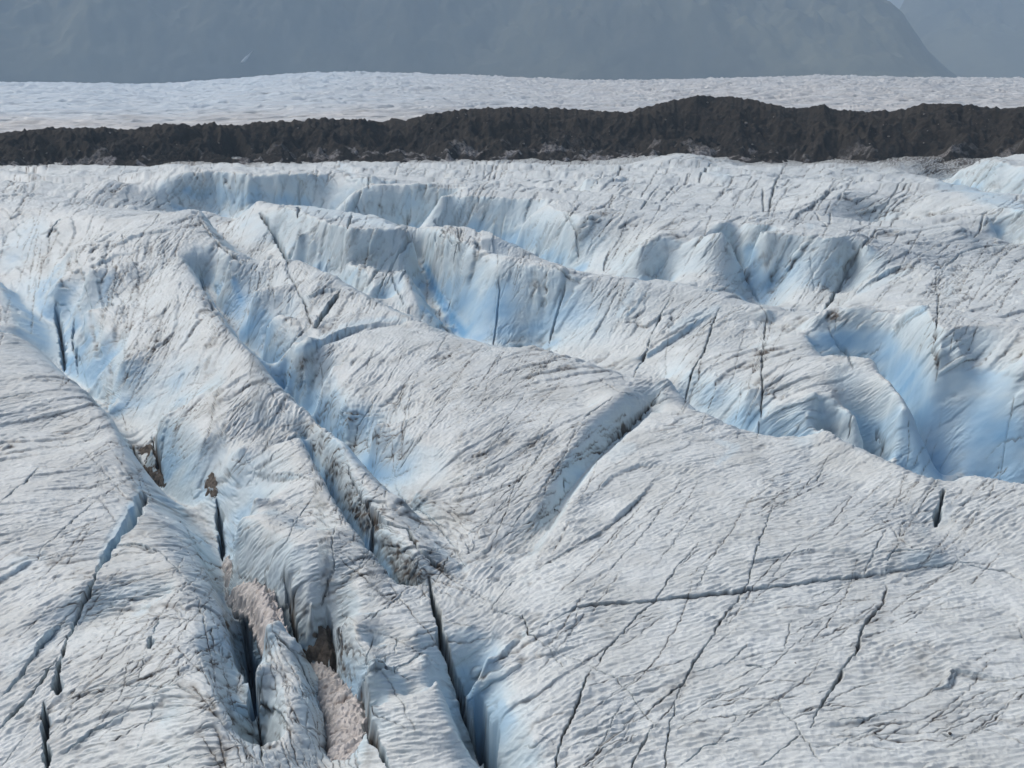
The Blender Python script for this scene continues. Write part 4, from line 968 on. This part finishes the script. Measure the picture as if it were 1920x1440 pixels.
# ------------------------------------------------------------------ moraine ridge beyond the ice
CREST = [(-500,262),(-300,246),(-150,255),(0,250),(60,244),(100,240),(150,241),(200,240),(225,243),(240,244),(275,238),(310,232),(330,234),(350,239),(420,235),(450,236),(480,231),(520,228),(560,227),(610,222),(640,224),(680,224),(705,229),(720,229),(738,222),(762,226),(800,215),(830,211),(870,205),(910,203),(950,202),(1020,202),(1050,204),(1080,205),(1130,209),(1178,211),(1210,201),(1240,193),(1275,186),(1310,179),(1340,181),(1390,183),(1420,189),(1440,195),(1470,200),(1490,204),(1520,201),(1542,196),(1560,205),(1590,207),(1620,210),(1650,208),(1680,208),(1705,202),(1730,195),(1765,195),(1800,195),(1840,200),(1870,204),(1895,203),(1920,199),(2000,190),(2150,205),(2400,215)]


def fan(t0, t1, nj, r, ni):
    t = np.linspace(t0, t1, nj)
    rr = np.exp(np.linspace(math.log(r[0]), math.log(r[1]), ni))
    R, T = np.meshgrid(rr, t, indexing='ij')
    return T, R, R * np.sin(T), R * np.cos(T)


def build_moraine():
    T, R, X, Y = fan(-.70, .70, 1500, (426, 600), 520)
    c = np.array(CREST, float)
    ct, cs = ray(c[:, 0], c[:, 1])
    sl = np.interp(T[0], ct, cs)
    Rc = 494 + 10 * fbm(T[0] * 14, T[0] * 0 + 3.3, 3, 5)
    zc = H + Rc * sl + 1.0 * fbm(T[0] * 150, T[0] * 0, 4, 8, .6)
    Rf = 433 + 0 * Rc
    s = (R - Rf) / (Rc - Rf)
    front = np.clip(s, 0, 1)
    prof = .12 * front + .88 * front ** 1.25
    back = np.clip((R - Rc) / 75, 0, 1)
    z = np.where(s <= 1, -1.5 + (zc + 1.5) * prof, zc - (zc + 4) * smooth(0, 1, back))
    env = np.sin(np.clip(s, 0, 1) * math.pi) ** .8
    wx, wy = X + 6 * fbm(X / 30, Y / 30, 2, 31), Y + 6 * fbm(X / 30, Y / 30, 2, 32)
    z = z + env * (11 * ridged(wx / 34, wy / 44, 4, 41) + 4.5 * ridged((wx + wy * .5) / 12, wy / 20, 4, 45)) - env * 4.5
    z = z + 1.0 * fbm(X / 3.0, Y / 3.0, 4, 51, .65) * smooth(-.05, .2, s) * (.35 + .65 * env)
    low = smooth(.42, .05, s)
    hum = ridged(X / 7, Y / 11, 3, 61)
    z = z + low * 1.6 * np.clip(hum, -1, 1) * smooth(-.1, .1, s)
    n = fbm(X / 15, Y / 7, 4, 71, .6)
    dice = smooth(.12, .34, n + .25 * (hum - .2)) * smooth(.42, .08, s) * .9
    tone = np.clip(.35 + .35 * front + 1.0 * fbm(X / 26, Y / 26, 3, 75), 0, 1)
    return grid_mesh('moraine', X, Y, z, dict(ice=dice, tone=tone)), (T, R, X, Y, z)


def moraine_material():
    k = NT('moraine_debris')
    a = k.mix(k.ramp(k.noise(.55, 8, .7), .33, .67), (.009, .0085, .0085), (.042, .036, .031))
    a = k.mix(k.math('MULTIPLY', k.attr('tone'), .65), a, (.046, .039, .031))
    v = k.n('ShaderNodeTexVoronoi', i_Scale=.75); g = k.n('ShaderNodeNewGeometry'); k.l(g.outputs['Position'], v.inputs['Vector'])
    sp = k.math('MULTIPLY', k.ramp(v.outputs['Distance'], .22, .10), k.ramp(k.noise(.9, 2), .58, .66))
    a = k.mix(k.math('MULTIPLY', sp, .8), a, (.20, .18, .16))
    a = k.mix(k.math('MULTIPLY', k.attr('ice'), k.ramp(k.noise(.8, 5, .7), .35, .6)), a, (.36, .355, .36))
    b = k.n('ShaderNodeBsdfPrincipled', i_Roughness=.95); b.inputs['Specular IOR Level'].default_value = .15
    k.l(a, b.inputs['Base Color'])
    bp = k.n('ShaderNodeBump', i_Strength=.9, i_Distance=.6)
    k.l(k.noise(.9, 8, .75), bp.inputs['Height']); k.l(bp.outputs[0], b.inputs['Normal'])
    k.l(b.outputs[0], k.out.inputs[0])
    return k.m


mm, MOR = build_moraine()
link('moraine', mm, moraine_material(), kind='structure', label='dark grey brown rubble ridge crossing behind the near ice')

# ------------------------------------------------------------------ far glacier
FARTOP = [(-600,150),(-300,153),(0,156),(100,155),(200,158),(265,161),(330,158),(420,150),(520,143),(620,138.5),(740,138.5),(860,142.5),(960,148),(1060,152),(1150,153),(1300,150),(1400,147),(1560,145.5),(1700,147),(1920,149),(2300,150)]


def build_far():
    T, R, X, Y = fan(-.72, .72, 1300, (560, 3300), 620)
    c = np.array(FARTOP, float)
    ct, cs = ray(c[:, 0], c[:, 1])
    zt = H + 2600 * np.interp(T[0], ct, cs)
    k = np.ones(41) / 41
    zt = np.convolve(np.pad(zt, 20, mode='edge'), k, mode='valid')
    s = np.clip((R - 600) / 2000, 0, 1)
    z = -3 * (1 - s) + zt * s ** .9
    z = np.where(R > 2600, zt - (R - 2600) * .05, z)
    x2, y2 = X * .93 + Y * .37, -X * .37 + Y * .93
    g = np.clip(R / 900, .6, 2.2)
    z = z + 2.6 * fbm(x2 / 60, y2 / 22, 4, 11, .65) * g + 2.6 * ridged(x2 / 120, y2 / 24, 4, 21, .6) * g * np.clip(.6 + fbm(X / 300, Y / 500, 2, 61), .2, 1.3)
    lines = smooth(.07, .0, np.abs(fbm(x2 / 120, y2 / 34, 3, 31)))
    z = z - 3.0 * lines
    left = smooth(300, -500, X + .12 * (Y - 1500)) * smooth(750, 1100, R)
    return grid_mesh('far_glacier', X, Y, z, dict(blue=np.clip(.85 * left + .08 + .3 * fbm(x2 / 70, y2 / 30, 3, 41), 0, 1), line=lines * .8))


def far_material():
    k = NT('far_ice')
    a = k.mix(k.ramp(k.noise(.05, 8, .65), .32, .68), (.68, .675, .66), (.38, .375, .365))
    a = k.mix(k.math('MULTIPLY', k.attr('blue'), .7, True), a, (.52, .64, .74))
    a = k.mix(k.math('MULTIPLY', k.attr('line'), k.ramp(k.noise(.02, 3), .4, .65), True), a, (.20, .19, .18))
    b = k.n('ShaderNodeBsdfPrincipled', i_Roughness=.7)
    k.l(a, b.inputs['Base Color'])
    bp = k.n('ShaderNodeBump', i_Strength=.8, i_Distance=2.5)
    k.l(k.noise(.06, 7, .7), bp.inputs['Height']); k.l(bp.outputs[0], b.inputs['Normal'])
    k.l(b.outputs[0], k.out.inputs[0])
    return k.m


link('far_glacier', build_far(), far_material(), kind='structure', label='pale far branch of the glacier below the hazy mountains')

# ------------------------------------------------------------------ mountains
def mountain(name, label, outline, r0, rc, r1, seed, amp, mat, zb=-70, t=(-.75, .75), nj=700, ni=260):
    T, R, X, Y = fan(t[0], t[1], nj, (r0, r1), ni)
    c = np.array(outline, float)
    ct, cs = ray(c[:, 0], c[:, 1])
    zc = H + rc * np.interp(T[0], ct, cs)
    s = (R - r0) / (rc - r0)
    wob = fbm(X / 900, Y / 900, 2, seed)
    up = np.clip(s, 0, 1)
    z = zb + (zc - zb) * (up ** (.9 + .25 * wob))
    z = np.where(s > 1, zc - (R - rc) * .5, z)
    hgt = np.clip((zc - zb) / 600, 0, 1)
    z = z + amp * np.sin(up * math.pi) ** 1.6 * hgt * (ridged((X + .25 * Y) / 700, Y / 1500, 4, seed + 9) + .35 * fbm(X / 160, Y / 260, 4, seed + 15))
    z = z + hgt * 10 * fbm(X / 90, Y / 90, 4, seed + 22)
    tone = np.clip(.5 + .9 * fbm((X + .5 * Y) / 800, (Y - .5 * X) / 1100, 4, seed + 30), 0, 1)
    link(name, grid_mesh(name, X, Y, z, dict(tone=tone)), mat, kind='structure', label=label)
    return T, R, X, Y, z


def rock_material(name, c1, c2, c3):
    k = NT(name)
    a = k.mix(k.ramp(k.noise(.006, 8, .65), .35, .65), c1, c2)
    a = k.mix(k.math('MULTIPLY', k.attr('tone'), .8), a, c3)
    b = k.n('ShaderNodeBsdfPrincipled', i_Roughness=.95); b.inputs['Specular IOR Level'].default_value = .1
    k.l(a, b.inputs['Base Color']); k.l(b.outputs[0], k.out.inputs[0])
    return k.m


M_ROCK = rock_material('mountain_slope', (.020, .026, .022), (.060, .062, .048), (.13, .13, .085))
MTN = mountain('mountain_slope', 'dark hazy mountain wall behind the far glacier',
         [(-1500,-150),(-600,-190),(0,-170),(500,-210),(900,-190),(1300,-170),(1500,-110),(1600,-50),(1655,-8),(1668,4),(1690,28),(1712,60),(1738,92),(1760,114),(1778,130),(1800,146),(1900,170),(2300,190)],
         4600, 6100, 7000, 3, 230, M_ROCK)
mountain('far_mountain', 'paler mountain further off beyond the end of the dark slope',
         [(1300,60),(1500,70),(1640,44),(1672,36),(1685,20),(1699,-6),(1760,-60),(1850,-110),(2000,-150),(2600,-170)], 7000, 9400, 10500, 53, 240, M_ROCK, t=(.05, .80), nj=420)

# ------------------------------------------------------------------ boulders on the moraine, old snow on the mountain
def moraine_at(u, v):
    th, slp = ray(u, v)
    T, R, X_, Y_, Z_ = MOR
    j = int(np.argmin(np.abs(T[0] - th)))
    d = H + R[:, j] * slp - Z_[:, j]
    b = np.nonzero(d <= 0)[0]
    if len(b) == 0: return None
    return Vector((X_[b[0], j], Y_[b[0], j], Z_[b[0], j]))


M_BOULDER = plain('boulder_rock', (.16, .15, .14), (.27, .255, .24), 1.5, .9, .6, .08)
rg = random.Random(11)
protos = [rock_mesh('boulder', 1.0, 70 + k, 2) for k in range(5)]
for me_ in protos: me_.materials.append(M_BOULDER)
n = 0
while n < 44:
    u = rg.uniform(10, 1910)
    cv = np.interp(u, [c[0] for c in CREST], [c[1] for c in CREST])
    v = cv + 6 + (298 - cv) * rg.random() ** .8 * .95
    p = moraine_at(u, v)
    if p is None or p.y < 380: continue
    o = link('boulder', protos[n % 5], None, label='pale boulder lying on the slope of the dark moraine', cat='boulder', group='boulders on the moraine')
    r = rg.uniform(.3, .62) * (1.5 if rg.random() < .12 else 1)
    o.location = (p.x, p.y, p.z + .2 * r); o.scale = (r, r, r); o.rotation_euler = (rg.uniform(-.3, .3), rg.uniform(-.3, .3), rg.uniform(0, 6.28))
    n += 1


def snow_streak():
    T, R, X_, Y_, Z_ = MTN
    pts = []
    for k in range(25):
        t = k / 24
        u, v = 453 + 21 * t, 118 - 22 * t
        th, slp = ray(u, v)
        j = int(np.argmin(np.abs(T[0] - th)))
        d = H + R[:, j] * slp - Z_[:, j]
        b = int(np.nonzero(d <= 0)[0][0])
        a = d[b - 1] / (d[b - 1] - d[b]); r = R[b - 1, j] + a * (R[b, j] - R[b - 1, j])
        pts.append(Vector((r * math.sin(th), r * math.cos(th), H + r * slp)))
    c = pts[12].copy()
    vs, fs = [], []
    m = 9
    for k, p in enumerate(pts):
        t = k / 24
        wd = 9.5 * math.sin(math.pi * min(1, t * 1.25 + .02)) ** .6 * (1 - .8 * t) + .8 + 1.5 * gn(np.array([k * .45]), np.array([.3]), 4)[0]
        for q in range(m):
            a = q / (m - 1) * 2 - 1
            off = Vector((a * wd, a * wd * .2, 0))
            vs.append(p - c + off + Vector((0, -7.0 * (1 - a * a) - 2, 4.0 * (1 - a * a) - .5)))
    for k in range(24):
        for q in range(m - 1):
            i0 = k * m + q; fs.append((i0, i0 + 1, i0 + m + 1, i0 + m))
    me_ = bpy.data.meshes.new('snow_patch'); me_.from_pydata(vs, [], fs); me_.update()
    link('snow_patch', me_, plain('old_snow', (.80, .80, .80), (.66, .66, .66), .08, .8), label='slanting streak of old snow on the hazy mountain wall', cat='snow', loc=c)


snow_streak()

# ------------------------------------------------------------------ haze, light, sky, camera
HAZE_DENSITY = 1.3e-4


def build_haze():
    x, y0, y1, z0, z1 = 9500, -600, 11500, -420, 2300
    v = [(sx * x, y, z) for z in (z0, z1) for sx, y in ((-1, y0), (1, y0), (1, y1), (-1, y1))]
    f = [(3, 2, 1, 0), (4, 5, 6, 7), (0, 1, 5, 4), (1, 2, 6, 5), (2, 3, 7, 6), (3, 0, 4, 7)]
    me = bpy.data.meshes.new('haze'); me.from_pydata(v, [], f); me.update()
    k = NT('haze')
    p = k.n('ShaderNodeVolumePrincipled')
    p.inputs['Color'].default_value = (.58, .78, 1.0, 1); p.inputs['Density'].default_value = HAZE_DENSITY; p.inputs['Anisotropy'].default_value = .0
    k.l(p.outputs[0], k.out.inputs['Volume'])
    link('haze', me, k.m, kind='stuff')


build_haze()

SUN_AZ, SUN_EL = rad(-62), rad(46)      # azimuth from +Y (view direction), negative to the left
w = bpy.data.worlds.new('World'); sc.world = w; w.use_nodes = True
nt = w.node_tree; nt.nodes.clear()
sky = nt.nodes.new('ShaderNodeTexSky'); sky.sky_type = 'NISHITA'; sky.sun_disc = False
sky.sun_elevation = SUN_EL; sky.sun_rotation = SUN_AZ; sky.dust_density = 6.0; sky.air_density = 1.0; sky.ozone_density = 1.0
bg = nt.nodes.new('ShaderNodeBackground'); bg.inputs[1].default_value = .105
wo = nt.nodes.new('ShaderNodeOutputWorld')
nt.links.new(sky.outputs[0], bg.inputs[0]); nt.links.new(bg.outputs[0], wo.inputs[0])

sun = bpy.data.lights.new('sun', 'SUN'); sun.energy = 2.3; sun.angle = rad(32); sun.color = (1, .97, .93)
so = bpy.data.objects.new('sun', sun); COL.objects.link(so)
so.rotation_euler = (math.pi / 2 - SUN_EL, 0, math.pi - SUN_AZ) 
from mathutils import Vector
d = Vector((math.sin(SUN_AZ) * math.cos(SUN_EL), math.cos(SUN_AZ) * math.cos(SUN_EL), math.sin(SUN_EL)))
so.rotation_euler = d.to_track_quat('Z', 'Y').to_euler()

cam = bpy.data.cameras.new('camera'); cam.sensor_width = 36.0; cam.lens = 36.0 * F / 1920.0
cam.clip_start = .5; cam.clip_end = 40000
co = bpy.data.objects.new('camera', cam); COL.objects.link(co)
co.location = (0, 0, H); co.rotation_euler = (math.pi / 2 - PITCH, 0, 0)
sc.camera = co

sc.render.engine = 'CYCLES'
sc.view_settings.view_transform = 'Standard'; sc.view_settings.look = 'None'
sc.view_settings.exposure = 0.12; sc.view_settings.gamma = 1.0
sc.cycles.max_bounces = 6; sc.cycles.diffuse_bounces = 4; sc.cycles.volume_bounces = 1
sc.cycles.use_denoising = True
